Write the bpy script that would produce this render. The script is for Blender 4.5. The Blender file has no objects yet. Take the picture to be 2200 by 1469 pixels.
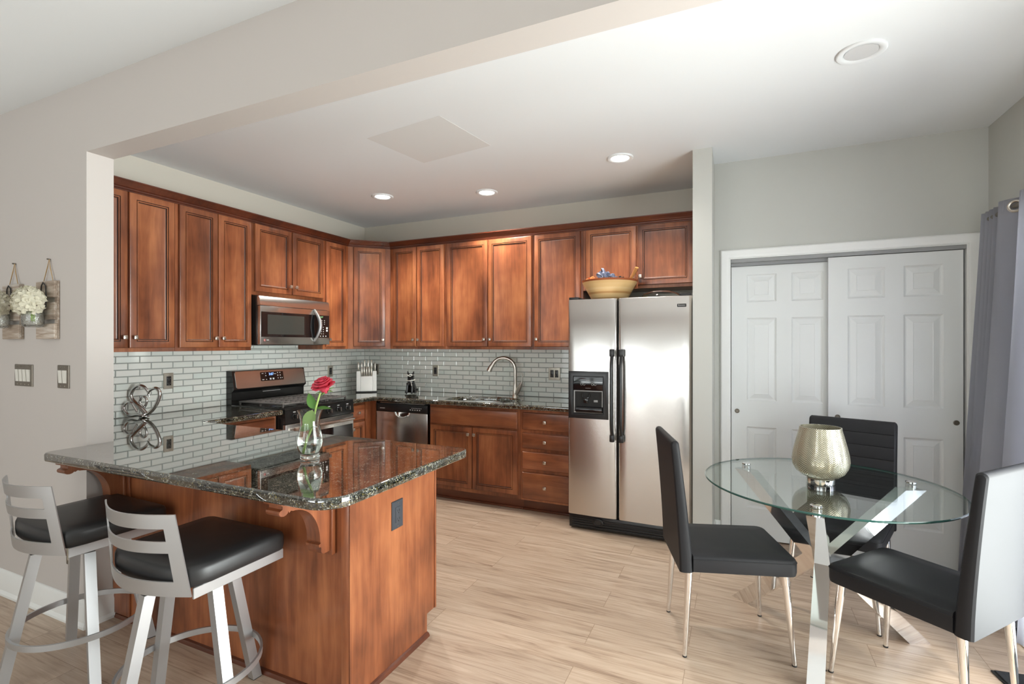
import bpy, bmesh, math, random
from mathutils import Vector, Matrix, noise
random.seed(7)
C = bpy.context.scene.collection
SC = bpy.context.scene
R = math.radians
PI = math.pi

# ------------------------------------------------------------------ camera
cam_d = bpy.data.cameras.new('camera'); cam = bpy.data.objects.new('camera', cam_d); C.objects.link(cam)
cam.location = (3.870, -4.486, 1.424)
cam.rotation_euler = (R(90), 0, R(24.32))
cam_d.sensor_width = 36; cam_d.lens = 1071.9/2200*36
cam_d.shift_y = 3.9/2200
cam_d.clip_start = .02; cam_d.clip_end = 60
SC.camera = cam

# ------------------------------------------------------------------ world, daylight, exposure
W = bpy.data.worlds.new('world'); SC.world = W; W.use_nodes = True
W.node_tree.nodes['Background'].inputs[0].default_value = (.80, .90, 1.0, 1)
W.node_tree.nodes['Background'].inputs[1].default_value = 1.6
SC.view_settings.view_transform = 'Standard'
SC.view_settings.look = 'None'
SC.view_settings.exposure = 0.0
SC.view_settings.gamma = 1.0
SC.view_settings.use_curve_mapping = False

def area(name, loc, rot, sx, sy, power, col=(1, 1, 1), spread=180):
    d = bpy.data.lights.new(name, 'AREA'); d.shape = 'RECTANGLE'; d.size = sx; d.size_y = sy
    d.energy = power; d.color = col; d.spread = R(spread)
    o = bpy.data.objects.new(name, d); C.objects.link(o); o.location = loc; o.rotation_euler = rot
    return o
# daylight entering through the patio door (right wall) and the two living room windows (rear wall)
area('daylight_patio', (5.47, -2.45, 1.05), (0, R(90), 0), 2.0, 2.1, 140, (1, .985, .96))
area('daylight_window', (.9, -8.25, 1.40), (R(90), 0, 0), 2.5, 2.2, 42, (1, .98, .96))
area('daylight_window', (4.1, -8.25, 1.40), (R(90), 0, 0), 2.2, 2.2, 38, (1, .98, .96))
# added area lamps outside, aimed up through the openings to brighten the ceilings
area('ceiling_fill_patio', (7.4, -2.45, .05), (0, R(122), 0), 2.4, 2.8, 95, (.97, .985, 1))
area('ceiling_fill_far', (11.2, -2.6, -.05), (0, R(112), 0), 3.0, 6.0, 1150, (.95, .985, 1))
area('ceiling_fill_rear', (2.4, -9.3, .05), (R(125), 0, 0), 5.0, 1.4, 210, (.97, .985, 1))
sd = bpy.data.lights.new('sun', 'SUN'); sd.energy = 3.2; sd.angle = R(5); sd.color = (1, .95, .88)
sun = bpy.data.objects.new('sun', sd); C.objects.link(sun)
sun.rotation_euler = Vector((-.30, .55, -.78)).to_track_quat('-Z', 'Y').to_euler()

# ------------------------------------------------------------------ materials
def srgb(r, g, b):
    f = lambda c: (c/12.92 if c <= .04045 else ((c+.055)/1.055)**2.4)
    return (f(r/255), f(g/255), f(b/255), 1)
class NT:
    def __init__(s, m): s.t = m.node_tree; s.n = s.t.nodes; s.l = s.t.links
    def add(s, t, **k):
        x = s.n.new(t)
        for a, b in k.items(): setattr(x, a, b)
        return x
    def link(s, a, b): s.l.new(a, b)
def mat(name, col=(.8, .8, .8, 1), rough=.5, metal=0., ior=1.5, coat=0., coat_rough=.05, spec=.5, trans=0., alpha=1., emit=None, estr=0.):
    m = bpy.data.materials.new(name); m.use_nodes = True
    b = m.node_tree.nodes['Principled BSDF']; i = b.inputs
    i['Base Color'].default_value = col if len(col) == 4 else (*col, 1)
    i['Roughness'].default_value = rough; i['Metallic'].default_value = metal; i['IOR'].default_value = ior
    i['Coat Weight'].default_value = coat; i['Coat Roughness'].default_value = coat_rough
    i['Specular IOR Level'].default_value = spec; i['Transmission Weight'].default_value = trans; i['Alpha'].default_value = alpha
    if emit: i['Emission Color'].default_value = (*emit[:3], 1); i['Emission Strength'].default_value = estr
    return m
def P(m): return m.node_tree.nodes['Principled BSDF']
def ramp(nt, stops, interp='LINEAR'):
    r = nt.add('ShaderNodeValToRGB'); r.color_ramp.interpolation = interp
    e = r.color_ramp.elements
    while len(e) < len(stops): e.new(.5)
    for x, (p, c) in zip(e, stops): x.position = p; x.color = c if len(c) == 4 else (*c, 1)
    return r
def add_bump(m, scale=(60, 60, 60), strength=.1, dist=.002, detail=3, nscale=1.0, coord='Object'):
    nt = NT(m); tc = nt.add('ShaderNodeTexCoord'); mp = nt.add('ShaderNodeMapping'); mp.inputs['Scale'].default_value = scale
    nz = nt.add('ShaderNodeTexNoise'); nz.inputs['Scale'].default_value = nscale; nz.inputs['Detail'].default_value = detail
    bp = nt.add('ShaderNodeBump'); bp.inputs['Strength'].default_value = strength; bp.inputs['Distance'].default_value = dist
    nt.link(tc.outputs[coord], mp.inputs[0]); nt.link(mp.outputs[0], nz.inputs[0]); nt.link(nz.outputs[0], bp.inputs['Height'])
    nt.link(bp.outputs[0], P(m).inputs['Normal'])
    return bp
def wood_mat(name, grain, dark, mid, light, rough=.33, coat=.35, seed=1.0, mott=1.0):
    m = mat(name, mid, rough, coat=coat, coat_rough=.14)
    nt = NT(m); tc = nt.add('ShaderNodeTexCoord'); oi = nt.add('ShaderNodeObjectInfo')
    ad = nt.add('ShaderNodeVectorMath', operation='ADD'); sc = nt.add('ShaderNodeVectorMath', operation='SCALE'); sc.inputs['Scale'].default_value = 37.0*seed
    cx = nt.add('ShaderNodeCombineXYZ')
    for k in range(3): nt.link(oi.outputs['Random'], cx.inputs[k])
    nt.link(cx.outputs[0], sc.inputs[0]); nt.link(tc.outputs['Object'], ad.inputs[0]); nt.link(sc.outputs[0], ad.inputs[1])
    mp = nt.add('ShaderNodeMapping'); mp.inputs['Scale'].default_value = grain
    n1 = nt.add('ShaderNodeTexNoise'); n1.inputs['Scale'].default_value = 1; n1.inputs['Detail'].default_value = 6; n1.inputs['Roughness'].default_value = .65; n1.inputs['Distortion'].default_value = .6
    nt.link(ad.outputs[0], mp.inputs[0]); nt.link(mp.outputs[0], n1.inputs[0])
    mp2 = nt.add('ShaderNodeMapping'); mp2.inputs['Scale'].default_value = [max(1.6, g*.09) for g in grain]
    n2 = nt.add('ShaderNodeTexNoise'); n2.inputs['Scale'].default_value = 1.5; n2.inputs['Detail'].default_value = 3
    nt.link(ad.outputs[0], mp2.inputs[0]); nt.link(mp2.outputs[0], n2.inputs[0])
    mx = nt.add('ShaderNodeMix', data_type='FLOAT'); mx.inputs[0].default_value = .62*mott
    nt.link(n1.outputs[0], mx.inputs[2]); nt.link(n2.outputs[0], mx.inputs[3])
    rp = ramp(nt, [(.33, dark), (.5, mid), (.67, light)]); nt.link(mx.outputs[0], rp.inputs[0])
    hs = nt.add('ShaderNodeHueSaturation'); mr = nt.add('ShaderNodeMapRange'); mr.inputs['To Min'].default_value = .78; mr.inputs['To Max'].default_value = 1.16
    nt.link(oi.outputs['Random'], mr.inputs[0]); nt.link(mr.outputs[0], hs.inputs['Value']); nt.link(rp.outputs[0], hs.inputs['Color'])
    nt.link(hs.outputs[0], P(m).inputs['Base Color'])
    bp = nt.add('ShaderNodeBump'); bp.inputs['Strength'].default_value = .06; bp.inputs['Distance'].default_value = .001
    nt.link(n1.outputs[0], bp.inputs['Height']); nt.link(bp.outputs[0], P(m).inputs['Normal'])
    return m
CH_D, CH_M, CH_L = (.090, .024, .010, 1), (.260, .080, .031, 1), (.44, .160, .062, 1)
M = {}
M['wood'] = wood_mat('cherry_wood', (26, 26, 2.2), CH_D, CH_M, CH_L)
M['wood_h'] = wood_mat('cherry_wood_flat', (2.2, 26, 26), CH_D, CH_M, CH_L)
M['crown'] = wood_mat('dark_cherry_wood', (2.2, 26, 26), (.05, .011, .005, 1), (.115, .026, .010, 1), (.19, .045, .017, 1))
M['glaze'] = mat('dark_glaze', (.045, .014, .007), .4)
M['toe'] = wood_mat('cherry_toe_kick', (3, 30, 30), (.07, .018, .008, 1), (.13, .034, .014, 1), (.18, .05, .02, 1))
M['wall'] = mat('greige_paint', (.535, .492, .462), .65, spec=.3)
M['wall_k'] = mat('cream_paint', (.60, .565, .49), .65, spec=.3)
M['wall_g'] = mat('grey_green_paint', (.53, .53, .495), .6, spec=.3)
M['ceil'] = mat('ceiling_paint', (.78, .80, .812), .8, spec=.2)
M['patch'] = mat('greyer_ceiling_tone', (.715, .715, .705), .8, spec=.2)
M['trim'] = mat('white_trim_paint', (.80, .80, .78), .35)
M['door'] = mat('white_door_paint', (.74, .75, .74), .4)
add_bump(M['door'], (160, 160, 8), .04, .001)
for k in ('wall', 'wall_k', 'wall_g'): add_bump(M[k], (220, 220, 220), .03, .001)
M['chrome'] = mat('chrome', (.82, .82, .82), .06, 1)
M['nickel'] = mat('brushed_nickel', (.62, .58, .52), .28, 1)
M['silver'] = mat('polished_silver', (.72, .72, .72), .09, 1)
M['satin'] = mat('satin_grey_metal', (.50, .505, .515), .36, .75)
M['black'] = mat('black_plastic', (.012, .012, .013), .3)
M['blackglass'] = mat('black_glass', (.006, .006, .007), .05, ior=1.6)
M['blackmet'] = mat('black_enamel', (.012, .012, .012), .18)
M['iron'] = mat('cast_iron', (.10, .095, .09), .5)
M['slate'] = mat('slate_plastic', (.045, .050, .060), .4)
M['white'] = mat('white_print', (.75, .75, .75), .5)
M['grey'] = mat('grey_plastic', (.30, .30, .30), .5)
M['plate'] = mat('bronze_plate', (.19, .165, .135), .38, .6)
M['plate_n'] = mat('nickel_plate', (.50, .47, .40), .35, .6)
M['rocker'] = mat('ivory_rocker', (.72, .70, .64), .35)
M['ivory'] = mat('ivory_plastic', (.62, .55, .42), .4)
def steel(name, col, rough, axis, wav=0.):
    m = mat(name, col, rough, 1.0); nt = NT(m)
    tc = nt.add('ShaderNodeTexCoord'); mp = nt.add('ShaderNodeMapping'); mp.inputs['Scale'].default_value = axis
    nz = nt.add('ShaderNodeTexNoise'); nz.inputs['Scale'].default_value = 1; nz.inputs['Detail'].default_value = 2
    bp = nt.add('ShaderNodeBump'); bp.inputs['Strength'].default_value = .05; bp.inputs['Distance'].default_value = .0006
    nt.link(tc.outputs['Object'], mp.inputs[0]); nt.link(mp.outputs[0], nz.inputs[0]); nt.link(nz.outputs[0], bp.inputs['Height'])
    if wav:
        mp2 = nt.add('ShaderNodeMapping'); mp2.inputs['Scale'].default_value = (3.2, 1, 1.6)
        n2 = nt.add('ShaderNodeTexNoise'); n2.inputs['Scale'].default_value = 1; n2.inputs['Detail'].default_value = 1.0
        b2 = nt.add('ShaderNodeBump'); b2.inputs['Strength'].default_value = wav; b2.inputs['Distance'].default_value = .02
        nt.link(tc.outputs['Object'], mp2.inputs[0]); nt.link(mp2.outputs[0], n2.inputs[0]); nt.link(n2.outputs[0], b2.inputs['Height'])
        nt.link(b2.outputs[0], bp.inputs['Normal'])
    nt.link(bp.outputs[0], P(m).inputs['Normal'])
    return m
M['steel'] = steel('stainless_steel', (.60, .575, .545), .24, (6, 6, 900))
M['steel_f'] = steel('stainless_steel_doors', (.60, .575, .55), .25, (5, 5, 700), .35)
M['leather'] = mat('black_leather', (.020, .020, .022), .50, spec=.17)
add_bump(M['leather'], (320, 320, 320), .08, .0006)
M['vinyl'] = mat('black_vinyl', (.022, .022, .023), .40)
add_bump(M['vinyl'], (260, 260, 260), .1, .0006)
M['curtain'] = mat('grey_curtain_cloth', (.60, .605, .645), .9, spec=.1)
add_bump(M['curtain'], (420, 420, 300), .25, .001, 2)
_n = NT(M['curtain']); _t = _n.add('ShaderNodeBsdfTranslucent'); _t.inputs[0].default_value = (.66, .67, .75, 1); _m = _n.add('ShaderNodeMixShader'); _m.inputs[0].default_value = .45
_n.link(P(M['curtain']).outputs[0], _m.inputs[1]); _n.link(_t.outputs[0], _m.inputs[2]); _n.link(_m.outputs[0], _n.n['Material Output'].inputs[0])
M['mat'] = mat('charcoal_mat_pile', (.05, .052, .055), .95, spec=.1)
add_bump(M['mat'], (260, 260, 260), .8, .004, 2)
M['rubber'] = mat('black_rubber', (.02, .02, .02), .7)
M['vent'] = mat('tan_vent_frame', (.46, .38, .27), .5)
M['slat'] = mat('dark_vent_slat', (.09, .085, .085), .45, .3)
M['lamp'] = mat('lit_lens', (1, 1, 1), .5, emit=(1, .97, .90), estr=7)
M['lens'] = mat('unlit_lens', (.62, .62, .62), .5)
M['dispblue'] = mat('blue_digits', (.1, .2, .6), .5, emit=(.25, .45, 1), estr=2.2)
M['dispgreen'] = mat('green_digits', (.2, .5, .2), .5, emit=(.45, .8, .4), estr=.6)
M['dark'] = mat('dark_gap', (.01, .01, .01), .7)
M['twine'] = mat('jute_twine', (.45, .30, .15), .9)
M['petalw'] = mat('cream_petal', (.88, .84, .70), .6)
M['rose'] = mat('pink_rose_petal', (.88, .12, .19), .5)
M['leaf'] = mat('green_leaf', (.13, .30, .06), .45)
M['leafp'] = mat('pale_green_leaf', (.42, .58, .22), .5)
M['stem'] = mat('green_stem', (.30, .42, .10), .5)
M['glaze_black'] = mat('glazed_black_ceramic', (.008, .008, .009), .1, coat=.5)
M['whitec'] = mat('white_glaze', (.75, .74, .70), .3)
M['blue'] = mat('blue_grey_wrap', (.08, .10, .16), .4)
M['orange'] = mat('orange_cloth', (.62, .16, .04), .7)
M['toolwood'] = mat('olive_wood', (.45, .20, .06), .5)
M['sinksteel'] = mat('sink_steel', (.55, .55, .53), .28, 1)
M['acrylic'] = mat('frosted_acrylic', (.86, .87, .85), .16, ior=1.45, spec=.6)

def glass_mat(name, col=(1, 1, 1), rough=0., ior=1.45):
    return mat(name, (*col, 1), rough, trans=1.0, ior=ior)
M['glass'] = glass_mat('clear_glass', (.97, 1, .98))
M['water'] = glass_mat('water', (.98, 1, .99), ior=1.33)
M['jarglass'] = glass_mat('textured_jar_glass', (.90, .93, .92), .12)
add_bump(M['jarglass'], (130, 130, 130), .5, .004, 1)
def pane_mat(name, tint, ior=1.5, k=1.0):
    m = bpy.data.materials.new(name); m.use_nodes = True; nt = NT(m)
    nt.n.remove(nt.n['Principled BSDF'])
    tr = nt.add('ShaderNodeBsdfTransparent'); tr.inputs[0].default_value = (*tint, 1)
    gl = nt.add('ShaderNodeBsdfGlossy'); gl.inputs['Roughness'].default_value = .005
    fr = nt.add('ShaderNodeFresnel'); ge = nt.add('ShaderNodeNewGeometry')
    ex = nt.add('ShaderNodeMapRange'); ex.inputs['To Min'].default_value = ior; ex.inputs['To Max'].default_value = 1/ior
    nt.link(ge.outputs['Backfacing'], ex.inputs[0]); nt.link(ex.outputs[0], fr.inputs[0])
    mx = nt.add('ShaderNodeMixShader')
    mm = nt.add('ShaderNodeMath', operation='MULTIPLY'); mm.inputs[1].default_value = k; mm.use_clamp = True
    nt.link(fr.outputs[0], mm.inputs[0]); nt.link(mm.outputs[0], mx.inputs[0])
    nt.link(tr.outputs[0], mx.inputs[1]); nt.link(gl.outputs[0], mx.inputs[2])
    nt.link(mx.outputs[0], nt.n['Material Output'].inputs[0])
    return m
M['pane'] = pane_mat('window_pane_glass', (.97, .99, .98))
M['tabletop'] = pane_mat('table_glass', (.93, .975, .955), 1.55, 1.3)
M['glassedge'] = mat('green_glass_edge', (.028, .085, .072), .1, ior=1.5)

def floor_mat():
    m = mat('oak_plank_floor', rough=.38, spec=.45); nt = NT(m)
    tc = nt.add('ShaderNodeTexCoord')
    bk = nt.add('ShaderNodeTexBrick'); bk.offset = .37; bk.offset_frequency = 2
    bk.inputs['Scale'].default_value = 1; bk.inputs['Brick Width'].default_value = 1.22; bk.inputs['Row Height'].default_value = .182
    bk.inputs['Mortar Size'].default_value = .0012; bk.inputs['Mortar Smooth'].default_value = 0
    bk.inputs['Color1'].default_value = (0, 0, 0, 1); bk.inputs['Color2'].default_value = (1, 1, 1, 1); bk.inputs['Mortar'].default_value = (.5, .5, .5, 1)
    nt.link(tc.outputs['Object'], bk.inputs[0])
    wn = nt.add('ShaderNodeVectorMath', operation='SCALE'); wn.inputs['Scale'].default_value = 9.0
    nt.link(bk.outputs['Color'], wn.inputs[0])
    ad = nt.add('ShaderNodeVectorMath', operation='ADD'); nt.link(tc.outputs['Object'], ad.inputs[0]); nt.link(wn.outputs[0], ad.inputs[1])
    mp = nt.add('ShaderNodeMapping'); mp.inputs['Scale'].default_value = (1.3, 15, 1)
    nt.link(ad.outputs[0], mp.inputs[0])
    n1 = nt.add('ShaderNodeTexNoise'); n1.inputs['Scale'].default_value = 1.6; n1.inputs['Detail'].default_value = 7; n1.inputs['Roughness'].default_value = .62; n1.inputs['Distortion'].default_value = 1.1
    nt.link(mp.outputs[0], n1.inputs[0])
    mp2 = nt.add('ShaderNodeMapping'); mp2.inputs['Scale'].default_value = (4, 160, 1)
    nt.link(ad.outputs[0], mp2.inputs[0])
    n2 = nt.add('ShaderNodeTexNoise'); n2.inputs['Scale'].default_value = 1; n2.inputs['Detail'].default_value = 4
    nt.link(mp2.outputs[0], n2.inputs[0])
    mx = nt.add('ShaderNodeMix', data_type='FLOAT'); mx.inputs[0].default_value = .3
    nt.link(n1.outputs[0], mx.inputs[2]); nt.link(n2.outputs[0], mx.inputs[3])
    rp = ramp(nt, [(.31, (.24, .158, .108)), (.46, (.46, .340, .248)), (.66, (.60, .478, .372))])
    nt.link(mx.outputs[0], rp.inputs[0])
    hs = nt.add('ShaderNodeHueSaturation'); mr = nt.add('ShaderNodeMapRange'); mr.inputs['To Min'].default_value = .93; mr.inputs['To Max'].default_value = 1.07
    nt.link(bk.outputs['Color'], mr.inputs[0]); nt.link(mr.outputs[0], hs.inputs['Value']); nt.link(rp.outputs[0], hs.inputs['Color'])
    mm = nt.add('ShaderNodeMix', data_type='RGBA'); mm.inputs[7].default_value = (.28, .19, .125, 1)
    nt.link(bk.outputs['Fac'], mm.inputs[0]); nt.link(hs.outputs[0], mm.inputs[6]); nt.link(mm.outputs[2], P(m).inputs['Base Color'])
    bp = nt.add('ShaderNodeBump'); bp.inputs['Strength'].default_value = .12; bp.inputs['Distance'].default_value = .001
    nt.link(n2.outputs[0], bp.inputs['Height']); nt.link(bp.outputs[0], P(m).inputs['Normal'])
    return m
M['floor'] = floor_mat()

def granite_mat():
    m = mat('polished_dark_granite', rough=.035, ior=1.75, spec=.5, coat=1.0, coat_rough=.01); nt = NT(m)
    P(m).inputs['Coat IOR'].default_value = 1.8
    tc = nt.add('ShaderNodeTexCoord')
    v = nt.add('ShaderNodeTexVoronoi'); v.inputs['Scale'].default_value = 270; v.inputs['Randomness'].default_value = 1
    nz = nt.add('ShaderNodeTexNoise'); nz.inputs['Scale'].default_value = 55; nz.inputs['Detail'].default_value = 5; nz.inputs['Roughness'].default_value = .7
    ad = nt.add('ShaderNodeVectorMath', operation='MULTIPLY_ADD'); ad.inputs[1].default_value = (.012, .012, .012)
    nt.link(tc.outputs['Object'], nz.inputs[0]); nt.link(nz.outputs['Color'], ad.inputs[0]); nt.link(tc.outputs['Object'], ad.inputs[2])
    nt.link(ad.outputs[0], v.inputs[0])
    sp = nt.add('ShaderNodeSeparateColor'); nt.link(v.outputs['Color'], sp.inputs[0])
    r1 = ramp(nt, [(0, (.010, .012, .010)), (.40, (.024, .028, .022)), (.55, (.085, .090, .070)), (.70, (.21, .17, .065)), (.82, (.24, .25, .23)), (.93, (.52, .50, .44))], 'CONSTANT')
    nt.link(sp.outputs[0], r1.inputs[0])
    n2 = nt.add('ShaderNodeTexNoise'); n2.inputs['Scale'].default_value = 26; n2.inputs['Detail'].default_value = 3
    nt.link(tc.outputs['Object'], n2.inputs[0])
    r2 = ramp(nt, [(.42, (.30, .30, .30)), (.62, (1, 1, 1))]); nt.link(n2.outputs[0], r2.inputs[0])
    mx = nt.add('ShaderNodeMix', data_type='RGBA', blend_type='MULTIPLY'); mx.inputs[0].default_value = 1
    nt.link(r1.outputs[0], mx.inputs[6]); nt.link(r2.outputs[0], mx.inputs[7]); nt.link(mx.outputs[2], P(m).inputs['Base Color'])
    return m
M['granite'] = granite_mat()

def tile_mat():
    m = mat('pale_glass_tile', rough=.12, spec=.5, coat=.6, coat_rough=.03); nt = NT(m)
    g = nt.add('ShaderNodeNewGeometry')
    rp = ramp(nt, [(0, (.80, .87, .82)), (.5, (.86, .89, .84)), (1, (.89, .90, .855))])
    nt.link(g.outputs['Random Per Island'], rp.inputs[0]); nt.link(rp.outputs[0], P(m).inputs['Base Color'])
    return m
M['tile'] = tile_mat()
M['tileedge'] = mat('tile_bevel', (.55, .59, .56), .08, coat=1, coat_rough=.02)
M['grout'] = mat('grey_grout', (.30, .30, .28), .8)

def bands_mat(name, cols, axis, step, rough=.4):
    m = mat(name, rough=rough, coat=.2); nt = NT(m); tc = nt.add('ShaderNodeTexCoord'); sx = nt.add('ShaderNodeSeparateXYZ')
    nt.link(tc.outputs['Object'], sx.inputs[0])
    d = nt.add('ShaderNodeMath', operation='DIVIDE'); d.inputs[1].default_value = step; nt.link(sx.outputs[axis], d.inputs[0])
    fl = nt.add('ShaderNodeMath', operation='FLOOR'); nt.link(d.outputs[0], fl.inputs[0])
    wn = nt.add('ShaderNodeTexWhiteNoise', noise_dimensions='1D'); nt.link(fl.outputs[0], wn.inputs['W'])
    rp = ramp(nt, [(0, cols[0]), (.5, cols[1]), (1, cols[2])]); nt.link(wn.outputs[0], rp.inputs[0]); nt.link(rp.outputs[0], P(m).inputs['Base Color'])
    return m
M['bamboo'] = bands_mat('bamboo_bands', ((.50, .27, .10), (.66, .43, .19), (.70, .50, .25)), 2, .0155)
M['bowlrim'] = mat('red_brown_rim', (.33, .09, .03), .35)
M['barn'] = wood_mat('weathered_barn_wood', (5, 60, 60), (.16, .11, .08, 1), (.38, .30, .235, 1), (.62, .57, .52, 1), .8, 0, 1.3, .6)

def mercury_mat():
    m = mat('pearly_gold_glass', (.62, .58, .44), .2, .55, coat=.5, alpha=.93); nt = NT(m)
    tc = nt.add('ShaderNodeTexCoord'); sx = nt.add('ShaderNodeSeparateXYZ'); nt.link(tc.outputs['Object'], sx.inputs[0])
    gr = nt.add('ShaderNodeTexGradient', gradient_type='RADIAL'); nt.link(tc.outputs['Object'], gr.inputs[0])
    a = nt.add('ShaderNodeMath', operation='MULTIPLY'); a.inputs[1].default_value = 10; nt.link(gr.outputs['Fac'], a.inputs[0])
    f = nt.add('ShaderNodeMath', operation='PINGPONG'); f.inputs[1].default_value = .5; nt.link(a.outputs[0], f.inputs[0])
    z = nt.add('ShaderNodeMath', operation='MULTIPLY'); z.inputs[1].default_value = 115; nt.link(sx.outputs[2], z.inputs[0])
    c = nt.add('ShaderNodeMath', operation='MULTIPLY'); c.inputs[1].default_value = 7; nt.link(f.outputs[0], c.inputs[0])
    s = nt.add('ShaderNodeMath', operation='SUBTRACT'); nt.link(z.outputs[0], s.inputs[0]); nt.link(c.outputs[0], s.inputs[1])
    p = nt.add('ShaderNodeMath', operation='PINGPONG'); p.inputs[1].default_value = .5; nt.link(s.outputs[0], p.inputs[0])
    rp = ramp(nt, [(0, (.13, .11, .06)), (.40, (.50, .46, .33)), (1, (.72, .70, .58))])
    d2 = nt.add('ShaderNodeMath', operation='MULTIPLY'); d2.inputs[1].default_value = 2; nt.link(p.outputs[0], d2.inputs[0]); nt.link(d2.outputs[0], rp.inputs[0])
    nt.link(rp.outputs[0], P(m).inputs['Base Color'])
    bp = nt.add('ShaderNodeBump'); bp.inputs['Strength'].default_value = .5; bp.inputs['Distance'].default_value = .003
    nt.link(p.outputs[0], bp.inputs['Height']); nt.link(bp.outputs[0], P(m).inputs['Normal'])
    return m
M['mercury'] = mercury_mat()

# ------------------------------------------------------------------ mesh builder
def V(*a): return Vector(a if len(a) > 1 else a[0])
class B:
    flatcap = False
    def __init__(s): s.bm = bmesh.new()
    def quad(s, vs, m=0):
        f = s.bm.faces.new([s.bm.verts.new(v) for v in vs]); f.material_index = m; return f
    def box(s, x0, x1, y0, y1, z0, z1, m=0, bev=0, seg=2):
        v = [s.bm.verts.new((x, y, z)) for z in (z0, z1) for y in (y0, y1) for x in (x0, x1)]
        fs = [s.bm.faces.new([v[i] for i in q]) for q in ((0, 2, 3, 1), (4, 5, 7, 6), (0, 1, 5, 4), (2, 6, 7, 3), (0, 4, 6, 2), (1, 3, 7, 5))]
        for f in fs: f.material_index = m
        if bev:
            es = list({e for f in fs for e in f.edges})
            r = bmesh.ops.bevel(s.bm, geom=es, offset=bev, segments=seg, affect='EDGES', profile=.5)
            for f in r['faces']: f.material_index = m
        return fs
    def loft(s, loops, m=0, closed=True, cap0=True, cap1=True):
        L = [[s.bm.verts.new(p) for p in lp] for lp in loops]
        n = len(L[0])
        for a, b in zip(L, L[1:]):
            for i in range(n if closed else n-1):
                j = (i+1) % n
                f = s.bm.faces.new((a[i], a[j], b[j], b[i])); f.material_index = m
        if cap0 and closed: s.bm.faces.new(L[0][::-1]).material_index = m
        if cap1 and closed: s.bm.faces.new(L[-1]).material_index = m
        return L
    def lathe(s, prof, seg=32, m=0, c=(0, 0, 0), cap0=False, cap1=False, ripple=None):
        loops = []
        for r, z in prof:
            lp = []
            for i in range(seg):
                a = 2*PI*i/seg; q = r*(1+(ripple(a, z) if ripple else 0))
                lp.append((c[0]+q*math.cos(a), c[1]+q*math.sin(a), c[2]+z))
            loops.append(lp)
        return s.loft(loops, m, True, cap0, cap1)
    def cyl(s, p0, p1, r0, r1=None, seg=16, m=0):
        s.tube([p0, p1], [r0, r0 if r1 is None else r1], seg, m)
    def tube(s, pts, r, seg=10, m=0, closed=False, caps=True, flat=None):
        pts = [V(p) for p in pts]; n = len(pts)
        rs = r if isinstance(r, (list, tuple)) else [r]*n
        T = []
        for i in range(n):
            a = pts[(i-1) % n] if (closed or i > 0) else pts[i]; b = pts[(i+1) % n] if (closed or i < n-1) else pts[i]
            T.append((b-a).normalized())
        up = V(0, 0, 1) if abs(T[0].z) < .9 else V(1, 0, 0)
        u = T[0].cross(up).normalized(); loops = []
        for i in range(n):
            u = (u-T[i]*u.dot(T[i])).normalized(); w = T[i].cross(u)
            q = []
            for k in range(seg):
                a = 2*PI*k/seg
                ca, sa = math.cos(a), math.sin(a)
                if flat: sa *= flat
                q.append(pts[i]+u*ca*rs[i]+w*sa*rs[i])
            loops.append(q)
        if closed:
            loops.append(loops[0]); s.loft(loops, m, True, False, False); bmesh.ops.remove_doubles(s.bm, verts=s.bm.verts, dist=1e-6)
        else: s.loft(loops, m, True, caps, caps)
    def prism(s, poly, axis, a0, a1, m=0):
        mk = {'z': lambda p, t: (p[0], p[1], t), 'y': lambda p, t: (p[0], t, p[1]), 'x': lambda p, t: (t, p[0], p[1])}[axis]
        s.loft([[mk(p, a0) for p in poly], [mk(p, a1) for p in poly]], m)
    def rect_rings(s, x0, x1, z0, z1, prof, fill=0, y0=0.):
        """nested rectangles in the x-z plane (front = -y); prof = (inset, y, material of the ring leading to it)"""
        prev = None
        for ins, y, mi in prof:
            lp = [s.bm.verts.new(p) for p in ((x0+ins, y0+y, z0+ins), (x1-ins, y0+y, z0+ins), (x1-ins, y0+y, z1-ins), (x0+ins, y0+y, z1-ins))]
            if prev:
                for i in range(4):
                    j = (i+1) % 4
                    s.bm.faces.new((prev[i], prev[j], lp[j], lp[i])).material_index = mi
            prev = lp
        s.bm.faces.new(prev).material_index = fill
    def sphere(s, c, rx, ry=None, rz=None, u=16, v=10, m=0):
        ry = rx if ry is None else ry; rz = rx if rz is None else rz
        r = bmesh.ops.create_uvsphere(s.bm, u_segments=u, v_segments=v, radius=1)
        for x in r['verts']: x.co = V(c[0]+x.co.x*rx, c[1]+x.co.y*ry, c[2]+x.co.z*rz)
        for f in {f for x in r['verts'] for f in x.link_faces}: f.material_index = m
        return r['verts']
    def obj(s, name, mats, parent=None, X=None, ang=35, smooth=True):
        bm = s.bm
        if X is not None: bm.transform(X)
        bmesh.ops.recalc_face_normals(bm, faces=bm.faces)
        if smooth:
            for f in bm.faces: f.smooth = not (s.flatcap and abs(f.normal.z) > .999)
            for e in bm.edges:
                if len(e.link_faces) == 2 and e.calc_face_angle(0) > R(ang): e.smooth = False
                if len(e.link_faces) == 2 and e.link_faces[0].material_index != e.link_faces[1].material_index: e.smooth = False
        me = bpy.data.meshes.new(name); bm.to_mesh(me); bm.free()
        for q in (mats if isinstance(mats, (list, tuple)) else [mats]): me.materials.append(q if not isinstance(q, str) else M[q])
        o = bpy.data.objects.new(name, me); C.objects.link(o)
        if parent: o.parent = parent
        return o
def tag(o, label, cat, group=None, kind=None):
    if label: o['label'] = label
    if cat: o['category'] = cat
    if group: o['group'] = group
    if kind: o['kind'] = kind
    return o
def thing(name, label, cat, loc=(0, 0, 0), rz=0, group=None):
    o = bpy.data.objects.new(name, None); C.objects.link(o); o.empty_display_size = .1
    o.location = loc; o.rotation_euler = (0, 0, rz)
    return tag(o, label, cat, group)
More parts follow.
